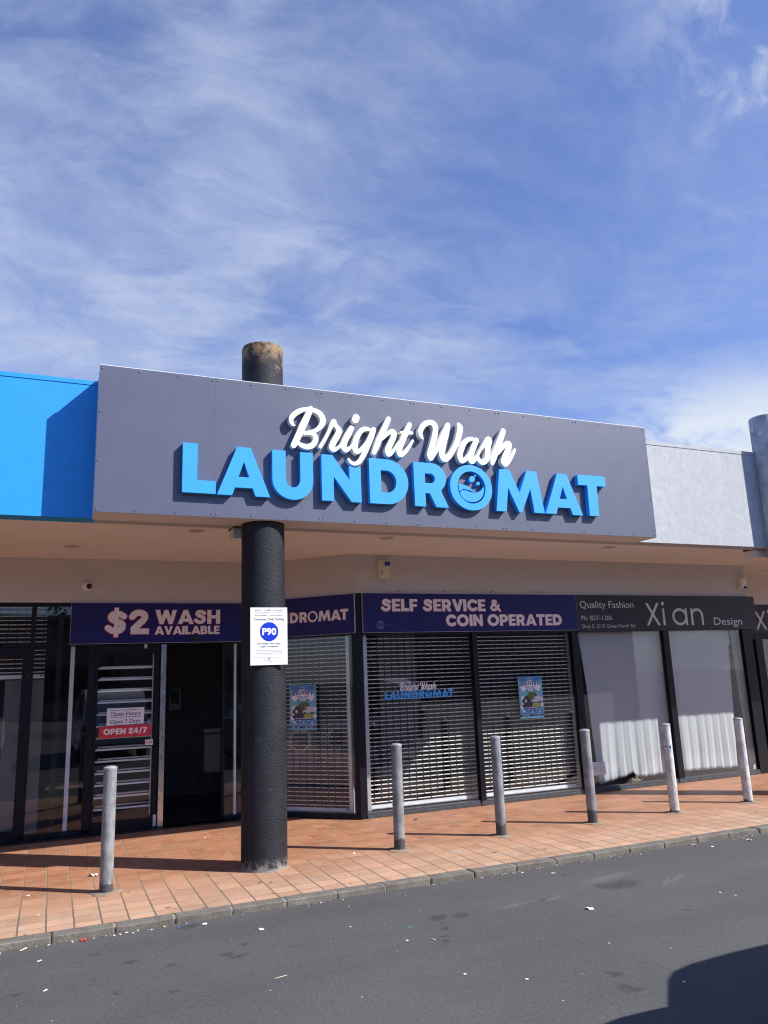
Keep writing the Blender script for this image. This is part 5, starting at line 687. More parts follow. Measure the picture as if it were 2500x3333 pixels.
mb = MB(); mb.box(X0+.002, X1-.002, YP+.001, YP+.06, Z1+.0002, Z1+.006); sp('capping', mb, 'alu_white', label='thin bright strip along the top edge')
mb = MB()
def bolt(x, z):
    p = [(.0, -.0), (.008, .0), (.008, -.006), (.004, -.011)]
    n = 8; vs = []
    for r, d in ((.007, -.0002), (.007, -.005), (.004, -.008)):
        vs += [(x+r*math.cos(2*math.pi*k/n), YP+d, z+r*math.sin(2*math.pi*k/n)) for k in range(n)]
    fs = [(i*n+k, i*n+(k+1) % n, (i+1)*n+(k+1) % n, (i+1)*n+k) for i in range(2) for k in range(n)]+[tuple(2*n+k for k in range(n))]
    mb.add(vs, fs)
for k in range(nS):
    for f in (.022, wS/3, 2*wS/3, wS-.022):
        bolt(X0+k*wS+f, Z0+.028); bolt(X0+k*wS+f, Z1-.028)
for z in (Z0+.48, Z0+.95): bolt(X0+.022, z); bolt(X1-.022, z)
sp('bolts', mb, 'steel')
import json
GL = json.loads(LETTERS)
def area(l): return .5*sum(l[i][0]*l[(i+1) % len(l)][1]-l[(i+1) % len(l)][0]*l[i][1] for i in range(len(l)))
def groups(loops):
    """split into outlines with their own holes"""
    bx = lambda l: (min(p[0] for p in l), max(p[0] for p in l), min(p[1] for p in l), max(p[1] for p in l))
    b0 = bx(loops[0]); holes = [l for l in loops[1:] if bx(l)[0] > b0[0] and bx(l)[1] < b0[1] and bx(l)[2] > b0[2] and bx(l)[3] < b0[3]]
    outs = [l for l in loops if l not in holes]
    res = []
    for i, o in enumerate(outs): res.append([o]+(holes if i == 0 else []))
    return res
BLUE = ['L', 'A', 'U', 'N', 'D', 'R', 'O', 'M', 'A2', 'T']; SCRIPT = ['B', 'r', 'i', 'g', 'h', 't', 'W', 'a', 's', 'h2']
def norm(loops):
    o = loops[0] if area(loops[0]) > 0 else loops[0][::-1]
    r = [o]
    for l in loops[1:]: r.append(l[::-1] if area(l) > 0 else l)
    return r
for nme in BLUE:
    mb = MB(); mb.plate(norm(GL[nme]), YP-.063, YP-.0005)
    sp('letter', mb, 'letter_blue')
for nme in ('wave', 'wave2', 'bub0', 'bub1', 'bub2'):
    mb = MB(); mb.plate(norm(GL[nme]), YP-.0628, YP-.0005)
    sp('wave' if nme.startswith('w') else 'bubble', mb, 'letter_blue')
for i, nme in enumerate(SCRIPT):
    mb = MB()
    for g in groups(GL['s_'+nme]): mb.plate(norm(g), YP-.0662-.0006*(i % 3), YP-.0005)
    sp('script_letter', mb, 'letter_white')

# ------------------------------------------------------------------ signs on the shopfront
def board(name, lab, x0, x1, z0, z1, y, mat, edge, loc=None, rz=0, cat='sign'):
    t_ = thing(name, lab, cat, loc or (0, 0, 0), rz)
    m_ = MB(); m_.box(x0+.004, x1-.004, y, y+.03, z0+.004, z1-.004); mk('board', m_, mat, t_)
    m_ = MB(); m_.box(x0, x1, y+.002, y+.034, z0, z0+.0035); m_.box(x0, x1, y+.002, y+.034, z1-.0035, z1); m_.box(x0, x0+.0035, y+.002, y+.034, z0+.0036, z1-.0036); m_.box(x1-.0035, x1, y+.002, y+.034, z0+.0036, z1-.0036)
    mk('edge_trim', m_, edge, t_)
    return t_
GB = json.loads(BOLD)
def bold_mb(mb, body, x0, x1, z0, z1, y, mi=0, red=0.0, redmi=1, gap=.075, face=-1):
    """geometric heavy capitals: outlines laid side by side and fitted to the box; red copies peep out behind"""
    pen = 0.0; items = []
    for ch in body:
        if ch == ' ': pen += .38; continue
        if ch == '-': pen += .3; continue
        g = GB[ch]; w_ = max(p[0] for p in g[0]); a0 = min(p[0] for p in g[0])
        items.append((g, pen-a0)); pen += w_-a0+(gap if ch not in 'AV' else gap*.2)
    k = (x1-x0)/(pen-gap)
    for i_, (g, ox) in enumerate(items):
        def put(dx, dz, yy, m_i):
            for gg in groups(g): mb.plate(norm([[(x0+(p[0]+ox)*k+dx, z0+p[1]*(z1-z0)+dz) for p in l] for l in gg]), yy, 0, m_i, face_only=True)
        if red:
            for q_, (dx, dz) in enumerate(((-red, -red*1.1), (red*.8, -red*.8), (-red*.8, red*.7), (red*.7, red*.7))): put(dx, dz, y-.0006-.0002*q_-.00005*(i_ % 2), redmi)
        put(0, 0, y-.002, mi)
def bold(t_, body, x0, x1, z0, z1, y, red=.006, gap=.075, mat='vinyl_white'):
    m_ = MB(); bold_mb(m_, body, x0, x1, z0, z1, y, 0, red, 1, gap)
    return mk('lettering', m_, [mat, 'vinyl_red'], t_)
# $2 WASH AVAILABLE
yb = YL-.032
t1 = board('shop_sign', 'deep blue board over the entrance door reading $2 WASH AVAILABLE', .183, 2.43, 2.200, 2.702, yb, 'navy_sign', 'navy_edge')
bold(t1, '$', .574, .831, 2.317, 2.600, yb, .006); bold(t1, '2', .855, 1.097, 2.312, 2.615, yb, .006)
bold(t1, 'WASH', 1.173, 1.985, 2.434, 2.612, yb, .0045); bold(t1, 'AVAILABLE', 1.167, 1.981, 2.303, 2.407, yb, .0035)
# LAUNDROMAT on the corner
t2 = board('shop_sign', 'deep blue board on the angled corner wall reading LAUNDROMAT', -.13, 1.325, 2.235, 2.735, -.032, 'navy_sign', 'navy_edge', cl_, CHR)
def gl_map(f, loops): return [[f(p) for p in l] for l in loops]
m_ = MB(); sc_ = .2756
for dx, dz, y, mi in ((-.004, -.004, -.0332, 1), (.003, .0035, -.0338, 1), (0, 0, -.0348, 0)):
    for nme in BLUE:
        gg = GL[nme] if nme != 'N' else [[(2.417, 3.914), (2.536, 3.914), (2.717, 3.661), (2.717, 3.914), (2.838, 3.914), (2.843, 3.431), (2.735, 3.431), (2.545, 3.689), (2.543, 3.431), (2.417, 3.431)]]
        if nme == 'O': gg = GL['O'][:2]
        m_.plate(norm(gl_map(lambda p: (.399+(p[0]-2.938)*sc_+dx, 2.411+(p[1]-3.431)*sc_+dz), gg)), y, 0, mi, face_only=True)
mk('lettering', m_, ['vinyl_white', 'vinyl_red'], t2)
# SELF SERVICE & COIN OPERATED
yb = YR-.034
t3 = board('shop_sign', 'deep blue board over the shuttered windows reading SELF SERVICE & COIN OPERATED', 3.620, 6.955, 2.235, 2.744, yb, 'navy_sign', 'navy_edge')
bold(t3, 'SELF SERVICE &', 3.876, 5.676, 2.507, 2.667, yb, .0042); bold(t3, 'COIN OPERATED', 4.812, 6.674, 2.308, 2.462, yb, .0042)
m_ = MB(); rs = random.Random(8)
def smudge(cx, cz, rx, rz, y_, mi):
    pts = [(cx+rx*(.72+.4*rs.random())*math.cos(a*math.pi/9), cz+rz*(.72+.4*rs.random())*math.sin(a*math.pi/9)) for a in range(18)]
    m_.add([(a, y_, b_) for a, b_ in pts], [tuple(range(18))], mi)
smudge(3.862, 2.335, .062, .056, yb-.0012, 0); smudge(3.866, 2.331, .046, .036, yb-.0022, 1)
for a in range(7):
    x, z = 3.93+.015*a, 2.345+rs.uniform(-.02, .012); ribbon(m_, [(x, z), (x+rs.uniform(.01, .04), z+rs.uniform(-.008, .008))], .003, yb-.0013-.0001*a)
mk('scuff_mark', m_, ['scuff', 'ink_navy'], t3)
# fashion shop board: monoline lettering
t4 = board('shop_sign', 'charcoal board over the curtained windows with pale lettering, Quality Fashion Xi an Design', 6.960, 10.480, 2.214, 2.740, yb, 'charcoal_sign', 'charcoal_sign')
def mono(m_, body, x0, x1, z0, z1, y, off=-.006): add_text(m_, body, x0, x1, z0, z1, y, off)
m_ = MB(); y = yb-.002
mono(m_, 'Quality Fashion', 7.012, 7.993, 2.552, 2.652, y, .0); mono(m_, 'Design', 9.559, 10.156, 2.288, 2.402, y, .0)
mk('lettering', m_, 'vinyl_light', t4)
m_ = MB(); mono(m_, 'Ph: 827-1286', 7.018, 7.578, 2.376, 2.440, y); mono(m_, 'Shop 5, 3115 Great North Rd', 7.016, 7.983, 2.263, 2.315, y)
mk('lettering', m_, 'vinyl_light', t4)
def xi_an(m_, dx, y, only=None):
    wd = .040
    def s(pts, k): ribbon(m_, [(a+dx, b_) for a, b_ in pts], wd, y-.0003*k)
    # slanted bars of the X end level with the cap and base lines
    def slant(xa, xb, k):
        h = wd*.62; m_.add([(xa-h+dx, y-.0003*k, 2.292), (xa+h+dx, y-.0003*k, 2.292), (xb+h+dx, y-.0003*k, 2.628), (xb-h+dx, y-.0003*k, 2.628)], [(0, 1, 2, 3)])
    slant(8.235, 8.455, 0); slant(8.455, 8.240, 1)
    s([(8.556, 2.291), (8.556, 2.545)], 0); disc(m_, 8.556+dx, 2.620, .026, .030, y)
    if only: return
    o, i_ = arcpts(8.872+dx, 2.418, .148, .131, 0, 360, 40), arcpts(8.872+dx, 2.418, .108, .092, 0, 360, 40)
    band(m_, o, i_, y); s([(9.003, 2.289), (9.003, 2.546)], 1)
    s([(9.118, 2.289), (9.118, 2.546)], 0)
    o, i_ = arcpts(9.224+dx, 2.435, .124, .114, 180, 0, 28), arcpts(9.224+dx, 2.435, .084, .075, 180, 0, 28)
    o = [(o[0][0], 2.40)]+o+[(o[-1][0], 2.289)]; i_ = [(i_[0][0], 2.40)]+i_+[(i_[-1][0], 2.289)]
    band(m_, i_, o, y-.0004) if False else band(m_, o, i_, y-.0004)
m_ = MB(); xi_an(m_, 0, y); mk('lettering', m_, 'vinyl_light', t4)
yb5 = YN-.034
t5 = board('shop_sign', 'charcoal board of the next shop at the right edge, only the letters Xi in view', 10.39, 13.6, 2.198, 2.692, yb5, 'charcoal_sign', 'charcoal_sign')
m_ = MB(); xi_an(m_, 11.475-8.214, yb5-.002); m_.v = [(v[0], v[1], 2.255+(v[2]-2.29)*.97) for v in m_.v]; mk('lettering', m_, 'vinyl_light', t5)

# parking sign on the pillar
yk = 7.228
t6 = thing('parking_sign', 'white P90 customer parking sign fixed to the black pillar', 'sign', (1.890, yk, 1.825))
def lp(px_, pz_): return (-.180+(px_-80)/1330*.360, (2162-pz_)/2092*.541)
m_ = MB(); m_.box(-.180, .180, 0, .004, 0, .541); mk('plate', m_, 'paper_white', t6)
m_ = MB(); m_.box(-.12, .12, .0042, .02, .13, .16); m_.box(-.12, .12, .0042, .02, .40, .43); mk('bracket', m_, 'alu', t6)
m_ = MB(); c_ = lp(748, 958); disc(m_, c_[0], c_[1], .0905, .0905, -.001, 0, 40); mk('roundel', m_, 'disc_blue', t6)
m_ = MB(); a = lp(497, 1082); b_ = lp(1005, 822); add_text(m_, 'P90', a[0], b_[0], a[1], b_[1], -.002, .035, cap='P'); mk('lettering', m_, 'paper_white', t6)
m_ = MB()
def ln(body, xa, xb, zb, zt, off=0.0, cap='H'):
    a = lp(xa, zb); b2 = lp(xb, zt); add_text(m_, body, a[0], b2[0], a[1], b2[1], -.0012, off, cap=cap)
ln('Customer Only Parking', 200, 1295, 540, 452, .022)
ln('Free Parking Time Limits', 332, 1160, 1420, 1352, .02); ln('Apply As Displayed', 432, 1060, 1522, 1462, .02)
ln('Bike Barn', 245, 452, 192, 155, .02); ln('SATTOMO', 590, 795, 192, 155, .02); ln('Z Plus Computer', 905, 1252, 192, 155, .02)
ln('New Lynn Quality Shop', 245, 770, 280, 245, .02); ln('Xian Design', 988, 1252, 280, 245, .02)
ln('Blue Sea Laundromat', 245, 680, 372, 335, .02); ln('Warehouse Stationery', 782, 1248, 368, 330, .02)
ln('Vehicles parked in excess of the displayed free parking', 272, 1215, 1645, 1612); ln('time indicated on this sign without authorisation may', 292, 1195, 1700, 1668)
ln('be issued a parking breach notice and be charged $65', 277, 1205, 1752, 1720); ln('enforcement costs.', 582, 905, 1805, 1775)
ln('Please refer to the terms and conditions of entry to this car park', 205, 1285, 1900, 1870)
mk('lettering', m_, 'ink_grey', t6)
m_ = MB(); c_ = lp(740, 1925); disc(m_, c_[0], c_[1], .0065, .0062, -.0012, 0, 12)
for i_, q in enumerate([[(570, 1965), (605, 2000), (640, 1960)], [(650, 2005), (680, 1965), (705, 2005)], [(715, 1990), (745, 1945), (770, 1990)]]):
    ribbon(m_, [lp(*z) for z in q], .0026, -.0012-.0002*i_)
for zz in (2015, 2045, 2075): ribbon(m_, [lp(715, zz), lp(835+(60 if zz == 2045 else 0), zz)], .0016, -.0012)
mk('emblem', m_, 'ink_grey', t6)
m_ = MB(); c_ = lp(757, 125)
vsn = []
disc(m_, c_[0], c_[1], .0045, .0045, -.003, 0, 10); mk('screw', m_, 'steel', t6)

# notices on the entrance door
yd = YL+.001
t7 = thing('notice', 'white door notice with navy lettering, Open Hours Open 7 Days', 'notice', (.638, yd-.004, 1.224))
m_ = MB(); m_.plate([[(0, .0), (.430, .006), (.434, .200), (.002, .204)]], 0, .004); mk('sheet', m_, 'paper', t7)
m_ = MB(); add_text(m_, 'Open Hours', .042, .391, .111, .160, -.001, .008, cap='H'); add_text(m_, 'Open 7 Days', .040, .389, .021, .068, -.001, .008, cap='H')
for zz in (.176, .092): m_.box(.038, .396, -.001, -.0002, zz, zz+.005)
mk('lettering', m_, 'ink_navy', t7)
t8 = thing('notice', 'red strip notice across the entrance door reading OPEN 24/7', 'notice', (.554, yd-.010, 1.084))
m_ = MB(); m_.box(0, .600, 0, .004, 0, .134); mk('sheet', m_, 'vinyl_red', t8)
m_ = MB(); bold_mb(m_, 'OPEN 24/7', .052, .552, .036, .104, .0002); mk('lettering', m_, 'paper', t8)
t9 = thing('sticker', 'small white sticker on the entrance door reading KIWI', 'sticker', (1.092, yd-.003, .972))
m_ = MB(); m_.box(0, .090, 0, .002, 0, .065); mk('sheet', m_, 'paper', t9)
m_ = MB(); add_text(m_, 'KIWI', .010, .080, .016, .048, -.001, .03, cap='K'); mk('lettering', m_, 'vinyl_red', t9)
# handwritten note low in the fashion shop window
t10 = thing('note', 'white handwritten note stuck low inside the curtained window', 'note', (7.012, YR+.036, .219))
m_ = MB(); m_.plate([[(0, 0), (.252, .008), (.236, .180), (-.002, .186)]], 0, .002); mk('sheet', m_, 'paper', t10)
m_ = MB(); rr = random.Random(11)
for row, h in ((.150, .014), (.122, .014), (.094, .026), (.062, .020), (.032, .012)):
    x = .012
    while x < .215:
        ww = rr.uniform(.006, .014); pts = [(x+ww*q/3, row+h*(rr.random()-.5)) for q in range(4)]
        ribbon(m_, pts, .0026 if h < .02 else .0045, -.0006-.0001*rr.random()); x += ww+rr.uniform(.003, .010)
mk('handwriting', m_, 'ink_black', t10)

# delivery posters
def poster(lab, loc, rz, W_=.385, H_=.556):
    t_ = thing('poster', lab, 'poster', loc, rz, 'delivery posters in the laundromat windows')
    m_ = MB(); m_.box(0, W_, 0, .0015, 0, H_, 0)
    X = lambda a: a*W_
    Z = lambda b_: (1-b_)*H_
    st = [0]
    def y(k): return -.0004*k
    quad(m_, X(.04), X(.96), Z(.115), Z(.012), y(1), 1)
    # arched white banner with its ribbon ends
    o = arcpts(X(.5), Z(.62), X(.60), H_*.525, 137, 43, 20); i_ = arcpts(X(.5), Z(.62), X(.47), H_*.345, 134, 46, 20)
    band(m_, o, i_, y(2), 2)
    k0 = len(m_.v); bold_mb(m_, 'DELIVERY', X(.125), X(.875), Z(.236), Z(.140), y(3)+.002, 3, 0, 1, .12)
    for k in range(k0, len(m_.v)): v = m_.v[k]; m_.v[k] = (v[0], v[1], v[2]+.030*H_*(1-((v[0]-X(.5))/X(.36))**2))
    add_text(m_, 'MONDAY - FRIDAY', X(.29), X(.71), Z(.275), Z(.238), y(3), .02, 3)
    band(m_, arcpts(X(.5), Z(.62), X(.33), H_*.325, 128, 52, 12), arcpts(X(.5), Z(.62), X(.325), H_*.312, 128, 52, 12), y(3), 6)
    m_.add([(X(.38), y(4), Z(.295)), (X(.62), y(4), Z(.295)), (X(.585), y(4), Z(.345)), (X(.415), y(4), Z(.345))], [(3, 2, 1, 0)], 2)
    add_text(m_, 'BOOK NOW', X(.435), X(.565), Z(.334), Z(.312), y(5), .02, 3)
    add_text(m_, 'LAUNDROMAT', X(.37), X(.60), Z(.062), Z(.045), y(2), .02, 2)
    # picture: trees, laundry bags, van on a lawn
    for (a, b_, r) in ((.16, .52, .09), (.12, .60, .07), (.93, .55, .07), (.12, .73, .08), (.94, .69, .06)): disc(m_, X(a), Z(b_), X(r), X(r), y(2), 2)
    for (a, b_, r) in ((.47, .46, .14), (.60, .45, .13), (.53, .51, .15), (.66, .50, .10)): disc(m_, X(a), Z(b_), X(r), X(r)*.9, y(3+int(a*10) % 3), 4)
    quad(m_, X(.49), X(.52), Z(.62), Z(.42), y(6), 5)
    for k, (a, b_, r) in enumerate(((.22, .62, .13), (.30, .56, .13), (.36, .62, .13), (.20, .68, .10), (.40, .68, .13), (.48, .66, .09))): disc(m_, X(a), Z(b_), X(r), X(r)*1.05, y(7+k*.3), 5)
    disc(m_, X(.26), Z(.585), X(.05), X(.055), y(10), 7); disc(m_, X(.13), Z(.65), X(.045), X(.05), y(10), 7)
    m_.add([(X(.50), y(9), Z(.735)), (X(.86), y(9), Z(.735)), (X(.93), y(9), Z(.65)), (X(.56), y(9), Z(.65))], [(0, 1, 2, 3)], 8)
    van = [(.50, .625), (.50, .575), (.545, .555), (.60, .495), (.70, .48), (.90, .48), (.93, .50), (.93, .595), (.90, .61), (.60, .635)]
    m_.add([(X(a), y(11), Z(b_)) for a, b_ in van], [tuple(range(len(van)-1, -1, -1))[::-1]], 7)
    m_.add([(X(a), y(12), Z(b_)) for a, b_ in ((.56, .56), (.615, .505), (.645, .505), (.63, .56))], [(3, 2, 1, 0)], 5)
    for a in (.575, .83): disc(m_, X(a), Z(.622), X(.035), X(.038), y(13), 5)
    m_.add([(X(a), y(12), Z(b_)) for a, b_ in ((.62, .63), (.93, .60), (.93, .612), (.62, .645))], [(3, 2, 1, 0)], 5)
    quad(m_, X(.17), X(.86), Z(.775), Z(.735), y(12), 3); quad(m_, X(.20), X(.83), Z(.752), Z(.742), y(13), 2)
    for a in (.055, .365, .675):
        quad(m_, X(a), X(a+.285), Z(.895), Z(.79), y(2), 1); disc(m_, X(a+.03), Z(.79), X(.022), X(.022), y(3), 2)
        for zz in (.855, .870): quad(m_, X(a+.03), X(a+.25), Z(zz+.005), Z(zz), y(3), 2)
    m_.add([(a, y(3), b_) for a, b_ in arcpts(X(.17), Z(.825), X(.08), H_*.018, 0, 360, 16)[:-1]], [tuple(range(16))], 2)
    disc(m_, X(.52), Z(.825), X(.02), X(.03), y(3), 2, 10); disc(m_, X(.83), Z(.825), X(.022), X(.04), y(3), 2, 10)
    quad(m_, 0, W_, Z(.955), Z(.915), y(2), 6)
    for a, b2 in ((.10, .20), (.27, .36), (.58, .68), (.74, .85)): quad(m_, X(a), X(b2), Z(.942), Z(.930), y(3), 2)
    mk('sheet', m_, ['poster_sky', 'poster_blue', 'paper', 'ink_navy', 'poster_green', 'poster_dark', 'poster_navy', 'vinyl_light', 'poster_lime'], t_)
    return t_
poster('pale blue DELIVERY poster in the big shuttered window, half in sunlight', (5.903, YR+.018, 1.054), 0)
pc = chp(.368, .010); poster('pale blue DELIVERY poster in the shaded corner window beside the black pillar', (pc[0], pc[1], 1.056), CHR)
# laundromat name on the glass
t11 = thing('window_decal', 'small Bright Wash LAUNDROMAT lettering on the glass of the shuttered window', 'decal', (3.912, YR+.027, 1.391))
kx, kz = (4.90-3.912)/(5.986-1.039), .205
mp = lambda p: ((p[0]-1.039)*kx, (p[1]-3.433)*kz)
m_ = MB()
for nme in BLUE+['wave', 'wave2', 'bub0', 'bub2']: m_.plate(norm(gl_map(mp, GL[nme])), -.0003, 0, face_only=True)
mk('lettering', m_, 'letter_blue', t11)
m_ = MB()
for i, nme in enumerate(SCRIPT):
    for g in groups(GL['s_'+nme]): m_.plate(norm(gl_map(mp, g)), -.0006-.0002*(i % 3), 0, face_only=True)
mk('script_lettering', m_, 'vinyl_white', t11)
# ------------------------------------------------------------------ roller shutters (brick pattern grilles) behind the glass
def shutter(lab, x0, x1, z0, z1, loc, rz=0, rails=True, group='roller grilles behind the shop windows', bar=True, gw=.045):
    t_ = thing('roller_shutter', lab, 'shutter', loc, rz, group)
    p_ = .0515; m_ = MB(); n = int((z1-z0-.07)/p_); zb = z0+.075
    for k in range(n):
        zz = zb+k*p_
        # rounded tube: flat back, three faced front
        pr = [(.010, -.0055), (-.004, -.0065), (-.010, -.003), (-.010, .003), (-.004, .0065), (.010, .006)]
        vs = [(x, yy, zz+q) for x in (x0, x1) for (yy, q) in pr]
        fs = [(a, (a+1) % 6, 6+(a+1) % 6, 6+a)[::-1] for a in range(6)]+[tuple(range(6)), tuple(range(11, 5, -1))]
        m_.add(vs, fs, 0)
        lx = x0+.05+(k % 2)*.098
        while lx < x1-.02:
            m_.box(lx-.0048, lx+.0048, -.0135, .006, zz-.0075, zz+p_+.0075, 1)
            lx += .196
    mk('grille', m_, ['slat_alu', 'link_dark'], t_)
    if bar:
        m_ = MB(); m_.box(x0, x1, -.014, .014, z0, z0+.046); m_.box(x0, x1, -.018, -.0142, z0+.008, z0+.020); mk('bottom_bar', m_, 'alu_white', t_)
        m_ = MB(); m_.box(x0+.28, x0+.34, -.0175, -.0145, z0+.026, z0+.040); m_.box(x1-.05+0*x0, x1-.01, -.0175, -.0145, z0+.026, z0+.040); mk('lock', m_, 'black_plastic', t_)
    if rails:
        for a in (x0-gw, x1+.002):
            m_ = MB(); m_.box(a, a+gw-.002, -.03, .03, z0-.012, z1); mk('guide_rail', m_, 'alu', t_)
    m_ = MB(); m_.box(x0-.04, x1+.04, .02, .26, z1, z1+.25); mk('hood', m_, 'frame_dark', t_)
    return t_
SD = .13
shutter('closed brick pattern grille across the two windows under the SELF SERVICE board', 3.715, 6.845, .082, 2.26, (0, YR+SD, 0), gw=.05)
q = chp(0, -SD)
shutter('closed brick pattern grille in the narrow angled corner window', -.10, 1.125, .062, 2.26, (q[0], q[1], 0), CHR, gw=.05)
shutter('half lowered grille with a white bottom bar behind the far left windows', -3.2, -.080, 1.815, 2.72, (0, YL+.20, 0), rails=False)

# ------------------------------------------------------------------ curtains
def curtain(lab, xl, xr, zbot, y, seed, nx=170, nz=46):
    r = random.Random(seed); ph = [r.uniform(0, 6.28) for _ in range(8)]
    m_ = MB(); zt = 2.235
    for j in range(nz+1):
        tz = j/nz
        for i in range(nx+1):
            s = i/nx
            zb = zbot(s); z = zt+(zb-zt)*tz
            a, b_ = xl(z), xr(z); x = a+(b_-a)*s
            am = .0010+.0135*max(0, tz-.42)**1.1
            f = math.sin(x*2*math.pi/.165+ph[0]+2.2*math.sin(x*2.3+ph[1]))+.30*math.sin(x*2*math.pi/.079+ph[2]+1.8*math.sin(x*4+ph[3])+1.5*tz)+.9*math.sin(x*2*math.pi/.41+ph[4]+1.2*tz)
            yy = y+am*f+.02*math.sin(3*tz+ph[5])*tz
            m_.v.append((x+.004*math.sin(9*tz+x*7)*tz, yy, z))
    for j in range(nz):
        for i in range(nx):
            a = j*(nx+1)+i; m_.f.append((a, a+1, a+nx+2, a+nx+1)); m_.m.append(0)
    o = mk('curtain', m_, 'cloth', smooth=True)
    so = o.modifiers.new('thickness', 'SOLIDIFY'); so.thickness = .002
    tag(o, lab, 'curtain', 'white curtains in the fashion shop windows')
    return o
def interp(tab, v):
    if v <= tab[0][0]: return tab[0][1]
    for (a, fa), (b_, fb) in zip(tab, tab[1:]):
        if v <= b_: return fa+(fb-fa)*(v-a)/(b_-a)
    return tab[-1][1]
edge = [(.05, 7.20), (.57, 7.17), (1.28, 7.13), (2.0, 7.06), (2.24, 7.0)]
curtain('white curtain with a ragged hem and pulled in left edge, left of the middle post', lambda z: interp(edge, z), lambda z: 8.72, lambda s: interp([(0, .085), (.30, .15), (.37, .185), (.40, .20), (.44, .135), (.55, .12), (1, .15)], s), YR+.115, 5)
curtain('white curtain hanging straight with a long gap at its right, right of the middle post', lambda z: 8.725, lambda z: 9.98-.16*(1-z/2.24) if z < 2.0 else 10.0, lambda s: interp([(0, .135), (.7, .125), (.76, .11), (1, .12)], s), YR+.125, 9)
curtain('narrow bunched strip of white curtain beside the end post of the windows', lambda z: 10.12-.02*z, lambda z: 10.34-.05*z, lambda s: .10+.05*s, YR+.16, 13, 40, 30)
# dry plant trimmings on the sill
m_ = MB(); r = random.Random(4)
for k in range(60):
    x, y, z = r.gauss(7.80, .06), YR+.07+r.uniform(-.015, .02), .075+abs(r.gauss(0, .028)); L = r.uniform(.015, .045); a = r.uniform(0, 6.28); e = r.uniform(-.6, .9)
    m_.bar((x, y, z), (x+L*math.cos(a)*math.cos(e), y+.3*L*math.sin(a), z+L*math.sin(e)*.8), .006, .003)
o = mk('dried_flowers', m_, 'rubbish_cream'); tag(o, 'small heap of dried pale flowers on the sill under the lifted curtain hem', 'dried flowers')

# ------------------------------------------------------------------ bollards
def bollard_parts(t_, mat, h=1.0):
    m_ = MB(); m_.lathe([(.0545, .0), (.0545, .5), (.0545, h-.018)], n=28); mk('pipe', m_, mat, t_, smooth=True)
    m_ = MB(); m_.lathe([(.0555, h-.0178), (.0575, h-.016), (.0575, h-.002), (.052, h+.004), (.03, h+.011), (.004, h+.013)], n=28); mk('cap', m_, 'bollard_cap', t_, smooth=True)
    m_ = MB(); m_.lathe([(.128, .0012), (.12, .005), (.085, .009), (.056, .012)], n=26, wob=.10, cap0=False, cap1=False); mk('footing', m_, 'concrete_ring', t_, smooth=True)
bl = [('grey steel bollard in front of the entrance, left of the black pillar', .508, 7.315, 'bollard_steel_0'),
      ('grey steel bollard before the left half of the shuttered window, first right of the pillar', 3.253, 7.436, 'bollard_steel_1'),
      ('grey steel bollard before the right half of the shuttered window', 4.438, 7.460, 'bollard_steel_2'),
      ('grey steel bollard with a black scuffed foot, where shuttered and curtained windows meet', 5.631, 7.474, 'bollard_steel_3'),
      ('chipped white bollard with blue paint splashes before the curtained window', 6.786, 7.447, 'bollard_white_a'),
      ('chipped white bollard without blue paint, farthest right of the row', 7.986, 7.474, 'bollard_white_b')]
b0 = None
for lab, x, y, mat in bl:
    if b0 is None:
        b0 = thing('bollard', lab, 'bollard', (x, y, 0), 0, 'bollards along the footpath'); bollard_parts(b0, mat); t_ = b0
    else:
        t_ = copy_tree(b0); t_.location = (x, y, 0); t_['label'] = lab; t_.rotation_euler = (random.uniform(-.008, .008), random.uniform(-.008, .008), random.uniform(0, 6))
        for ch in t_.children:
            if ch.name.startswith('pipe'):
                ch.data = ch.data.copy(); ch.data.materials[0] = M[mat]

# ------------------------------------------------------------------ fittings
def downlight(lab, x, y):
    t_ = thing('downlight', lab, 'downlight', (x, y, 3.2495), 0, 'round downlights in the soffit')
    m_ = MB(); m_.lathe([(.085, 0), (.085, -.006), (.074, -.010), (.064, -.004)], n=28, cap0=False, cap1=False); mk('rim', m_, 'wall_stone', t_, smooth=True)
    m_ = MB(); m_.lathe([(.063, -.003), (.05, -.002), (.0, -.0015)], n=20, cap0=False, cap1=False); mk('diffuser', m_, 'alu', t_, smooth=True)
for lab, x, y in (('round soffit downlight above the far left windows, set deep under the canopy', .139, 9.21), ('round soffit downlight just left of the black pillar', 1.325, 8.03), ('round soffit downlight midway above the corner, right of the black pillar', 3.495, 8.02), ('round soffit downlight near the right end of the laundromat sign', 6.72, 8.05)): downlight(lab, x, y)
t_ = thing('security_camera', 'white dome security camera on the wall above the entrance', 'camera', (.352, YL-.001, 2.905))
m_ = MB(); n = 24
pr = [(.062, 0), (.062, -.018), (.058, -.034), (.046, -.05), (.026, -.062), (.002, -.066)]
vs = [(r*math.cos(2*math.pi*k/n), yy, r*math.sin(2*math.pi*k/n)) for r, yy in pr for k in range(n)]
m_.add(vs, [(i*n+k, i*n+(k+1) % n, (i+1)*n+(k+1) % n, (i+1)*n+k)[::-1] for i in range(len(pr)-1) for k in range(n)]); mk('housing', m_, 'white_plastic', t_, smooth=True)
m_ = MB(); vs = [(.022+r*math.cos(2*math.pi*k/n), yy, -.004+r*math.sin(2*math.pi*k/n)) for r, yy in ((.036, -.050), (.034, -.066), (.022, -.074), (.002, -.077)) for k in range(n)]
m_.add(vs, [(i*n+k, i*n+(k+1) % n, (i+1)*n+(k+1) % n, (i+1)*n+k)[::-1] for i in range(3) for k in range(n)]); mk('lens', m_, 'car_glass', t_, smooth=True)
t_ = thing('alarm_box', 'cream alarm box with a blue light above the corner of the shopfront', 'alarm', (3.862, YR-.001, 2.935))
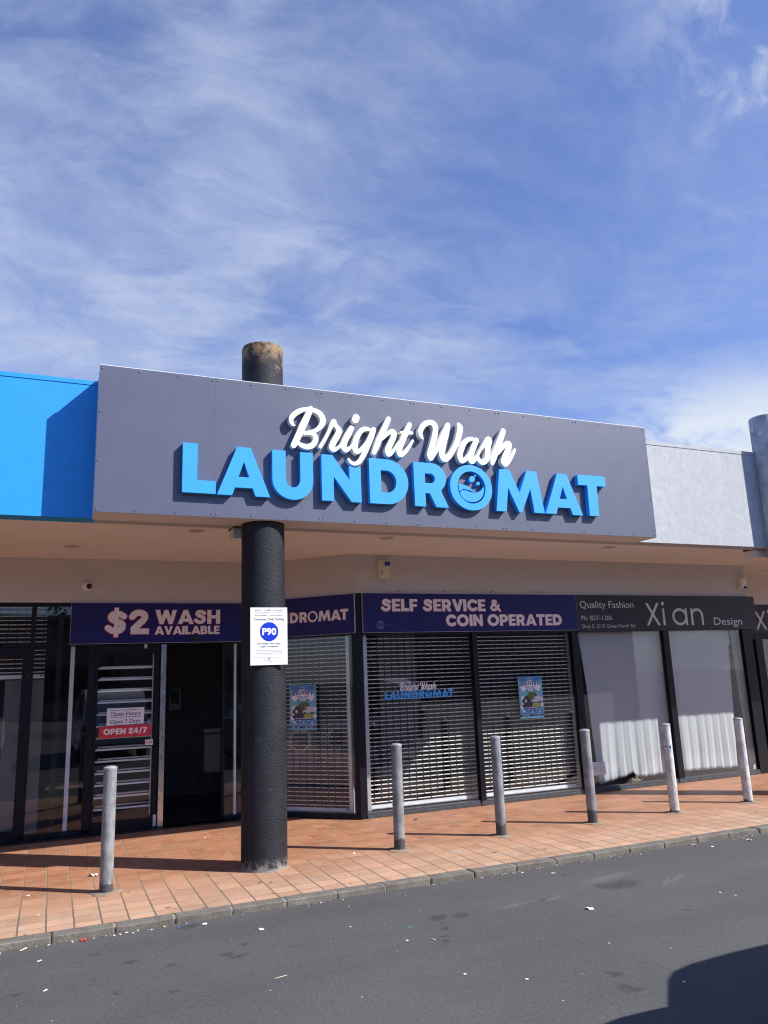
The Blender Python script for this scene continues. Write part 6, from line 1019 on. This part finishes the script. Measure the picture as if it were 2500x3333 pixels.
m_ = MB(); m_.box(0, .158, -.055, 0, 0, .238); mk('case', m_, 'cream_plastic', t_, bevel=.008)
m_ = MB(); m_.box(.078, .15, -.082, -.056, .165, .215); mk('strobe', m_, 'blue_plastic', t_, bevel=.008)
m_ = MB()
for k in range(5): m_.box(.022, .048, -.0565, -.054, .045+k*.012, .051+k*.012)
mk('vent', m_, 'ink_grey', t_)
t_ = thing('alarm_box', 'white alarm box with a small dark blue lamp, above the end of the charcoal board', 'alarm', (10.188, YR-.001, 2.865))
m_ = MB(); m_.box(0, .035, -.03, 0, -.01, .185); mk('backplate', m_, 'cream_plastic', t_, bevel=.004)
m_ = MB(); m_.box(.036, .150, -.075, 0, 0, .175); mk('case', m_, 'white_plastic', t_, bevel=.02)
m_ = MB(); m_.lathe([(.032, 0), (.03, .02), (.02, .034), (.002, .04)], .095, -.072, 18); mk('strobe', m_, 'blue_plastic', t_, smooth=True)
t_ = thing('motion_sensor', 'small black door sensor under the $2 WASH board', 'sensor', (1.645, YL-.033, 2.235))
m_ = MB(); pr = [(-.055, .03), (-.05, .004), (-.03, -.022), (0, -.03), (.03, -.022), (.05, .004), (.055, .03), (0, .038)]
m_.plate([pr], -.035, 0); mk('case', m_, 'black_plastic', t_, bevel=.004)
m_ = MB(); m_.box(-.03, .03, -.0375, -.0355, -.006, .012); mk('lens', m_, 'car_glass', t_)
t_ = thing('door_sensor', 'small cream contact block at the top of the grilled door', 'sensor', (1.052, YL-.016, 2.138))
m_ = MB(); m_.box(0, .034, 0, .019, 0, .050); mk('case', m_, 'cream_plastic', t_, bevel=.004)
m_ = MB(); m_.box(.010, .024, -.002, .0, .006, .018); mk('button', m_, 'ink_grey', t_)
for k, (x, lab) in enumerate(((4.13, 'bent wire end above the S of SELF'), (4.80, 'bent wire end above SERVICE'), (5.55, 'bent wire end above the ampersand'), (6.35, 'bent wire end above the right of the blue board'))):
    m_ = MB(); z = 2.752
    m_.bar((x, YR-.001, z+.02), (x+.012, YR-.03, z+.035), .004, .004); m_.bar((x+.012, YR-.03, z+.035), (x+.004, YR-.04, z+.012), .004, .004); m_.bar((x, YR-.001, z+.02), (x-.014, YR-.02, z+.012), .004, .004)
    tag(mk('wire', m_, 'ink_black'), lab, 'wire', 'wire ends above the blue board')

# ------------------------------------------------------------------ inside the laundromat
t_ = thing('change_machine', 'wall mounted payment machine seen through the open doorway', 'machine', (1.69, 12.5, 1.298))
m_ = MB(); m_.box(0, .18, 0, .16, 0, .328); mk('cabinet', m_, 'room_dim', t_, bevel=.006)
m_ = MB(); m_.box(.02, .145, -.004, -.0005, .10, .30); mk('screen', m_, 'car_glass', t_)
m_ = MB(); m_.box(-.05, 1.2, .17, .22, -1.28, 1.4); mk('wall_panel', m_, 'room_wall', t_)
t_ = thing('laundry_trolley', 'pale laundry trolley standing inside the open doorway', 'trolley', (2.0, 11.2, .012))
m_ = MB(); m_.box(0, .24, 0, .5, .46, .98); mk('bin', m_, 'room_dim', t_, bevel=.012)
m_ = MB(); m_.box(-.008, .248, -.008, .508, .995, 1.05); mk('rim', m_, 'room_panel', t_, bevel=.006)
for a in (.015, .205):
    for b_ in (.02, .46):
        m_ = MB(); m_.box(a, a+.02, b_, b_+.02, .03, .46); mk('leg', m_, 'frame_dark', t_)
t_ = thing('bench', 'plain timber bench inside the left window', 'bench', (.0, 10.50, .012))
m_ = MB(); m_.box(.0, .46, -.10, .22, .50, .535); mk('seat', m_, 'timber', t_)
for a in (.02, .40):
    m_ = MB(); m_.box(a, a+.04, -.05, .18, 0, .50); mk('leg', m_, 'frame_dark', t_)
def washer(lab, x):
    t_ = thing('washing_machine', lab, 'washing machine', (x, 14.6, .012), 0, 'washing machines along the back wall')
    m_ = MB(); m_.box(-.34, .34, 0, .7, 0, 1.1); mk('cabinet', m_, 'alu', t_, bevel=.01)
    m_ = MB(); m_.plate([arcpts(0, .55, .22, .22, 0, 360, 28)[:-1], arcpts(0, .55, .16, .16, 0, 360, 28)[:-1][::-1]], -.03, -.001); mk('door_ring', m_, 'steel', t_)
    m_ = MB(); m_.plate([arcpts(0, .55, .16, .16, 0, 360, 28)[:-1]], -.02, -.0012); mk('door_glass', m_, 'car_glass', t_)
    m_ = MB(); m_.box(-.30, .30, -.012, -.001, .88, 1.04); mk('control_panel', m_, 'black_plastic', t_)
    return t_
w0 = None
for k in range(3):
    x = 4.4+k*.74
    lab = ['washing machine at the back of the laundromat, nearest the entrance', 'washing machine in the middle of the three at the back', 'washing machine nearest the fashion shop wall at the back'][k]
    if w0 is None: w0 = washer(lab, x)
    else:
        c_ = copy_tree(w0); c_.location.x = x; c_['label'] = lab

# ------------------------------------------------------------------ litter
def scrap(name, lab, cat, x, y, z, size, mat, seed, curl=.3, aspect=.7, group=None):
    r = random.Random(seed); n = 11; size *= .85; m_ = MB(); top = []
    for k in range(n):
        a = 2*math.pi*k/n; rr = size*(.62+.38*r.random()); top.append((rr*math.cos(a), rr*math.sin(a)*aspect, max(.0015, size*curl*(.15+r.random()*.8)*(1 if k % 3 else .2))))
    vs = [(p[0], p[1], p[2]) for p in top]+[(p[0]*.98, p[1]*.98, p[2]-.001) for p in top]
    ctr = (0, 0, size*curl*.45); vs += [ctr, (0, 0, ctr[2]-.001)]
    fs = [(k, (k+1) % n, 2*n) for k in range(n)]+[(n+(k+1) % n, n+k, 2*n+1) for k in range(n)]+[(k, n+k, n+(k+1) % n, (k+1) % n) for k in range(n)]
    m_.add(vs, fs); o = mk(name, m_, mat, loc=(x, y, z+.001), rz=r.uniform(0, 6))
    tag(o, lab, cat, group); return o
scrap('paper_scrap', 'crumpled white paper on the tiles behind the left bollard', 'litter', .44, 7.99, 0, .062, 'rubbish_white', 1, .6)
scrap('paper_scrap', 'small white paper scrap on the tiles left of the leftmost bollard', 'litter', -.09, 7.56, 0, .024, 'rubbish_white', 2)
scrap('paper_scrap', 'tiny white scrap on the tiles near the kerb at lower left', 'litter', 0, 6.89, 0, .016, 'rubbish_white', 3)
scrap('paper_scrap', 'torn white scraps on the tiles between the pillar and the second bollard', 'litter', 2.81, 7.54, 0, .038, 'rubbish_white', 4, .1, .4)
scrap('leaf', 'curled brown leaf on the tiles below the shuttered window', 'leaf', 4.08, 8.82, 0, .040, 'rubbish_brown', 5, .6)
scrap('paper_scrap', 'white scrap lying against the left foot of the black pillar', 'litter', 1.66, 9.19, 0, .020, 'rubbish_white', 6)
scrap('paper_scrap', 'white crumpled tissue in the middle of the road, largest scrap on the asphalt', 'litter', 3.71, 5.06, ZG, .052, 'rubbish_white', 7, .4)
scrap('paper_scrap', 'cream scrap low on the road, right of centre', 'litter', 2.58, 4.16, ZG, .022, 'rubbish_cream', 8)
scrap('paper_scrap', 'flat cream scrap by the kerb below the third bollard', 'litter', 4.09, 6.05, ZG, .030, 'rubbish_cream', 9, .1)
scrap('stick', 'dark twig lying on the road near the flat cream scrap', 'stick', 4.12, 5.94, ZG, .040, 'dark_and_gap_shade', 10, .15, .2)
scrap('wrapper', 'small teal wrapper on the road below the second bollard', 'litter', 2.39, 5.34, ZG, .024, 'rubbish_teal', 11, .2, .3)
scrap('leaf', 'narrow yellow leaf on the road just below the teal wrapper', 'leaf', 2.42, 5.03, ZG, .034, 'rubbish_cream', 12, .2, .25)
scrap('paper_scrap', 'grey white disc of gum on the road left of the yellow leaf', 'litter', 2.26, 5.10, ZG, .018, 'rubbish_white', 13, .05)
scrap('paper_scrap', 'pale round scrap low on the road, left of the cream one', 'litter', 2.31, 4.40, ZG, .018, 'rubbish_white', 14, .05)
scrap('leaf', 'pale green leaf near the kerb at far right', 'leaf', 6.46, 6.10, ZG, .055, 'rubbish_cream', 15, .3, .4)
scrap('paper_scrap', 'white scrap on the road near the kerb below the last white bollard but one', 'litter', 5.95, 6.07, ZG, .028, 'rubbish_white', 16)
scrap('cigarette_end', 'white cigarette end on the road at far right', 'litter', 4.82, 4.90, ZG, .032, 'rubbish_white', 17, .15, .2)
scrap('leaf', 'small yellow leaf right of the cigarette end', 'leaf', 4.85, 4.78, ZG, .018, 'rubbish_cream', 18)
scrap('leaf', 'long dry leaf against the kerb at right', 'leaf', 5.86, 6.235, ZG, .075, 'rubbish_cream', 19, .15, .2)
scrap('paper_scrap', 'white scrap in the road just above the car shadow', 'litter', 3.31, 3.71, ZG, .014, 'rubbish_white', 20)
scrap('stick', 'pale lolly stick on the road below the pillar', 'stick', 1.34, 4.89, ZG, .065, 'rubbish_cream', 21, .04, .08)
scrap('paper_scrap', 'white torn scrap on the road below the pillar near the kerb', 'litter', 1.46, 5.83, ZG, .035, 'rubbish_white', 22, .25)
scrap('paper_scrap', 'white tag on the road at lower left', 'litter', .06, 5.37, ZG, .026, 'rubbish_white', 23, .15, .4)
scrap('paper_scrap', 'white curled scrap on the road at the left edge', 'litter', .02, 5.93, ZG, .022, 'rubbish_white', 24)
scrap('paper_scrap', 'small white bit on the road right of the pillar foot', 'litter', 2.03, 5.56, ZG, .012, 'rubbish_white', 25)
scrap('wrapper', 'red and white wrapper in the gutter at lower left', 'litter', .30, 6.225, ZG, .036, 'rubbish_red', 26, .5)
scrap('wrapper', 'blue plastic strip in the gutter below the pillar', 'litter', .93, 6.19, ZG, .028, 'rubbish_blue', 27, .15, .25)
scrap('leaf', 'long cream leaf in the gutter at the left edge', 'leaf', -.08, 6.24, ZG, .060, 'rubbish_cream', 28, .1, .2)
scrap('stone', 'white pebble in the gutter right of the blue strip', 'stone', 1.12, 6.15, ZG, .026, 'rubbish_white', 29, .8, .9)
# grit, husks and crumbs nobody could count: in the gutter and strewn over road and tiles
m_ = MB(); r = random.Random(21)
def crumb(x, y, z, s, mi):
    a = r.uniform(0, 3.14); L, W_ = s*r.uniform(.6, 1.5), s*r.uniform(.3, .8); c_, s_ = math.cos(a), math.sin(a); h = s*r.uniform(.2, .6)
    vs = [(x+c_*u-s_*v, y+s_*u+c_*v, z+.0008+(h if q else 0)) for q in (0, 1) for (u, v) in ((-L, -W_), (L, -W_*.6), (L*.8, W_), (-L*.7, W_*.8))]
    m_.add(vs, [(0, 1, 5, 4), (1, 2, 6, 5), (2, 3, 7, 6), (3, 0, 4, 7), (4, 5, 6, 7)], mi)
for k in range(560):
    x = r.uniform(-1.2, 9.5)
    if math.sin(x*4.1)+math.sin(x*1.7+1)+r.uniform(-1.2, 1.2) < -.1: continue
    crumb(x, 6.262-abs(r.gauss(0, .030)), ZG, r.choice((.003, .004, .006, .009)), r.choice((0, 1, 1, 2, 2)))
for k in range(70): crumb(r.uniform(-1, 8), r.uniform(2.8, 6.2), ZG, r.choice((.002, .003, .003, .004, .005)), r.choice((0, 0, 1, 2)))
for k in range(120): crumb(r.uniform(-1, 9), r.uniform(6.45, 9.1), 0, r.choice((.002, .003, .004)), r.choice((0, 1, 2, 2)))
o = mk('litter', m_, ['rubbish_white', 'rubbish_cream', 'rubbish_brown']); o['kind'] = 'stuff'; o['label'] = 'grit, husks and crumbs along the gutter and over the road'; o['category'] = 'litter'

# ------------------------------------------------------------------ across the car park: what the glass mirrors and what shades the road
def car(lab, loc, rz, paint, group='cars in the car park'):
    t_ = thing('parked_car', lab, 'car', loc, rz, group)
    Wd = .83
    low = [(0, .40), (-.03, .55), (0, .74), (.03, .88), (.12, .945), (.30, .975), (.48, .97), (.62, .955), (2.6, .93), (4.15, .935), (4.28, .86), (4.32, .62), (4.28, .40), (3.9, .28), (.5, .28)]
    top = [(.56, .93), (.78, 1.085), (1.04, 1.255), (1.36, 1.465), (1.58, 1.585), (1.82, 1.655), (2.20, 1.69), (2.8, 1.69), (3.4, 1.67), (3.8, 1.58), (4.05, 1.36), (4.18, .92)]
    def loft(prof, ys, ins):
        m_ = MB(); n = len(prof); cx = sum(p[0] for p in prof)/n; cz = sum(p[1] for p in prof)/n; vs = []
        for yy, k in zip(ys, ins): vs += [(cx+(p[0]-cx)*(1-k), yy, cz+(p[1]-cz)*(1-k*.6)) for p in prof]
        fs = [(i*n+k, i*n+(k+1) % n, (i+1)*n+(k+1) % n, (i+1)*n+k) for i in range(len(ys)-1) for k in range(n)]
        fs += [tuple(range(n-1, -1, -1)), tuple((len(ys)-1)*n+k for k in range(n))]
        m_.add(vs, fs); return m_
    mk('body', loft(low, (-Wd, -.80, -.6, .6, .80, Wd), (.04, .008, 0, 0, .008, .04)), paint, t_, smooth=True)
    # cabin leans in towards the roof
    m_ = MB(); n = len(top); vs = []
    for sgn in (-1, 1):
        for (x, z) in top: vs.append((x, sgn*(.775-.095*(z-.905)/.77), z))
    m_.add(vs, [(k, k+1, n+k+1, n+k)[::-1] for k in range(n-1)]+[tuple(range(n)), tuple(range(2*n-1, n-1, -1))]); mk('cabin', m_, paint, t_, smooth=True)
    for sgn in (-1, 1):
        for poly in ([(1.10, .96), (1.74, 1.50), (2.05, 1.57), (2.42, 1.59), (2.42, .96)], [(2.52, .96), (2.52, 1.59), (3.30, 1.58), (3.34, .97)], [(3.44, .98), (3.40, 1.57), (3.74, 1.49), (3.94, 1.02)]):
            m_ = MB(); f = lambda z: sgn*(.782-.095*(z-.905)/.77)
            m_.add([(x, f(z), z) for x, z in poly]+[(x, f(z)-sgn*.012, z) for x, z in poly], [tuple(range(len(poly)))]+[(k, (k+1) % len(poly), len(poly)+(k+1) % len(poly), len(poly)+k) for k in range(len(poly))]); mk('window', m_, 'car_glass', t_)
        m_ = MB(); m_.box(1.30, 1.44, sgn*.84-.06, sgn*.84+.06, .95, 1.05); mk('mirror', m_, paint, t_, bevel=.03)
        for x in (.80, 3.45):
            m_ = MB(); pr = [(.22, -.11), (.33, -.10), (.35, -.04), (.35, .04), (.33, .10), (.22, .11)]
            vs = [(x+rr*math.cos(2*math.pi*k/28), sgn*.70+yy, .35+rr*math.sin(2*math.pi*k/28)) for rr, yy in pr for k in range(28)]
            m_.add(vs, [(i*28+k, i*28+(k+1) % 28, (i+1)*28+(k+1) % 28, (i+1)*28+k) for i in range(5) for k in range(28)]); wl = mk('wheel', m_, 'tyre', t_, smooth=True)
            m_ = MB(); yy = sgn*.806
            for k in range(6):
                a = k*math.pi/3; m_.bar((x, yy, .35), (x+.20*math.cos(a), yy, .35+.20*math.sin(a)), .06, .03, upv=(0, 1, 0))
            vs = [(x+rr*math.cos(2*math.pi*k/28), yy+d, .35+rr*math.sin(2*math.pi*k/28)) for rr, d in ((.225, 0), (.19, 0), (.19, -sgn*.1), (.02, -sgn*.1)) for k in range(28)]
            m_.add(vs, [(i*28+k, i*28+(k+1) % 28, (i+1)*28+(k+1) % 28, (i+1)*28+k) for i in range(3) for k in range(28)]); mk('rim', m_, 'alu', wl)
        m_ = MB(); m_.box(-.012, .18, sgn*.62-.13, sgn*.62+.13, .64, .78); mk('headlight', m_, 'lamp_clear', t_, bevel=.03)
        m_ = MB(); m_.box(4.18, 4.31, sgn*.68-.08, sgn*.68+.08, .68, .88); mk('tail_light', m_, 'lamp_red', t_, bevel=.02)
    m_ = MB(); wsx = [(.62, .972), (.78, 1.085), (1.04, 1.255), (1.36, 1.465), (1.54, 1.563)]
    wv = [(x-.006*u, sg*(.69-.05*(z-.95)/.6), z+.010*u) for u in (1, 0) for (x, z) in wsx for sg in (-1, 1)]
    m_.add(wv, [(2*k, 2*k+1, 2*k+3, 2*k+2) for k in range(4)]+[(10+2*k, 10+2*k+2, 10+2*k+3, 10+2*k+1) for k in range(4)]); mk('windscreen', m_, 'car_glass', t_)
    m_ = MB(); m_.box(-.036, .02, -.40, .40, .52, .66); mk('grille', m_, 'black_plastic', t_, bevel=.01)
    m_ = MB(); m_.box(-.044, .0, -.74, .74, .30, .48); mk('bumper', m_, 'black_plastic', t_, bevel=.02)
    return t_
def recolour(t_, mat):
    for ch in t_.children:
        if ch.name.split('.')[0] in ('body', 'cabin', 'mirror'): ch.data = ch.data.copy(); ch.data.materials[0] = M[mat]
c0 = car('grey car just beyond the right edge, its shadow on the road', (3.25, 1.95, ZG), 0, 'car_grey')
for k, (x, y, rz, mat, lab) in enumerate(((-1.9, -3.4, 1.62, 'car_white', 'white car parked nose out across the lane from the entrance'), (1.4, -4.2, 1.55, 'car_white', 'white car parked nose in beside the first white one'), (4.6, -3.9, -1.6, 'car_dark', 'black car parked in the row across the lane'), (8.2, -4.4, 1.57, 'car_white', 'white car at the right end of the row across the lane'))):
    c_ = copy_tree(c0); c_.location = (x, y, ZG); c_.rotation_euler = (0, 0, rz); c_['label'] = lab; recolour(c_, mat)
H = thing('warehouse', 'long brick warehouse on the far side of the car park', 'building', (0, -34, ZG))
m_ = MB(); m_.box(-40, 45, -12, 0, 0, 6.2); mk('wall', m_, 'brick_far', H)
m_ = MB(); m_.box(-40.4, 45.4, -12.4, .4, 6.21, 6.5); mk('roof', m_, 'roofing', H)
for k in range(9):
    m_ = MB(); m_.box(-34+k*8.4, -29.5+k*8.4, .002, .08, 1.0, 3.2); mk('window', m_, 'car_glass', H)
def tree(lab, x, y, h, seed):
    r = random.Random(seed); t_ = thing('tree', lab, 'tree', (x, y, ZG), 0, 'trees in the car park')
    m_ = MB(); m_.lathe([(.22, 0), (.16, .5), (.13, h*.45), (.05, h*.8)], n=10)
    for k in range(7):
        a = r.uniform(0, 6.28); z0 = h*r.uniform(.35, .6); L = h*r.uniform(.22, .36); m_.bar((0, 0, z0), (L*math.cos(a), L*math.sin(a), z0+L*r.uniform(.4, .9)), .07, .07)
    mk('trunk', m_, 'bark', t_)
    m_ = MB(); cl = [(r.gauss(0, h*.17), r.gauss(0, h*.17), h*r.uniform(.5, .95), h*r.uniform(.10, .19)) for k in range(16)]
    for k in range(2600):
        cx, cy, cz, cr_ = r.choice(cl); v = Vector((r.gauss(0, 1), r.gauss(0, 1), r.gauss(0, .8))).normalized()*cr_*r.uniform(.6, 1.1); p = Vector((cx, cy, cz))+v
        a = Vector((r.gauss(0, 1), r.gauss(0, 1), r.gauss(0, 1))).normalized(); b_ = a.orthogonal().normalized(); s = r.uniform(.08, .17)
        m_.add([p-a*s, p+b_*s*.5, p+a*s, p-b_*s*.5], [(0, 1, 2, 3)])
    mk('crown', m_, 'leafy', t_)
for k, (x, y, h) in enumerate(((-9, -14, 7.5), (2.5, -17, 8.5), (12, -15, 7.0))):
    tree(['bushy tree in the car park opposite the far left windows', 'tallest tree in the car park, opposite the entrance', 'smaller tree in the car park opposite the curtained windows'][k], x, y, h, 40+k)
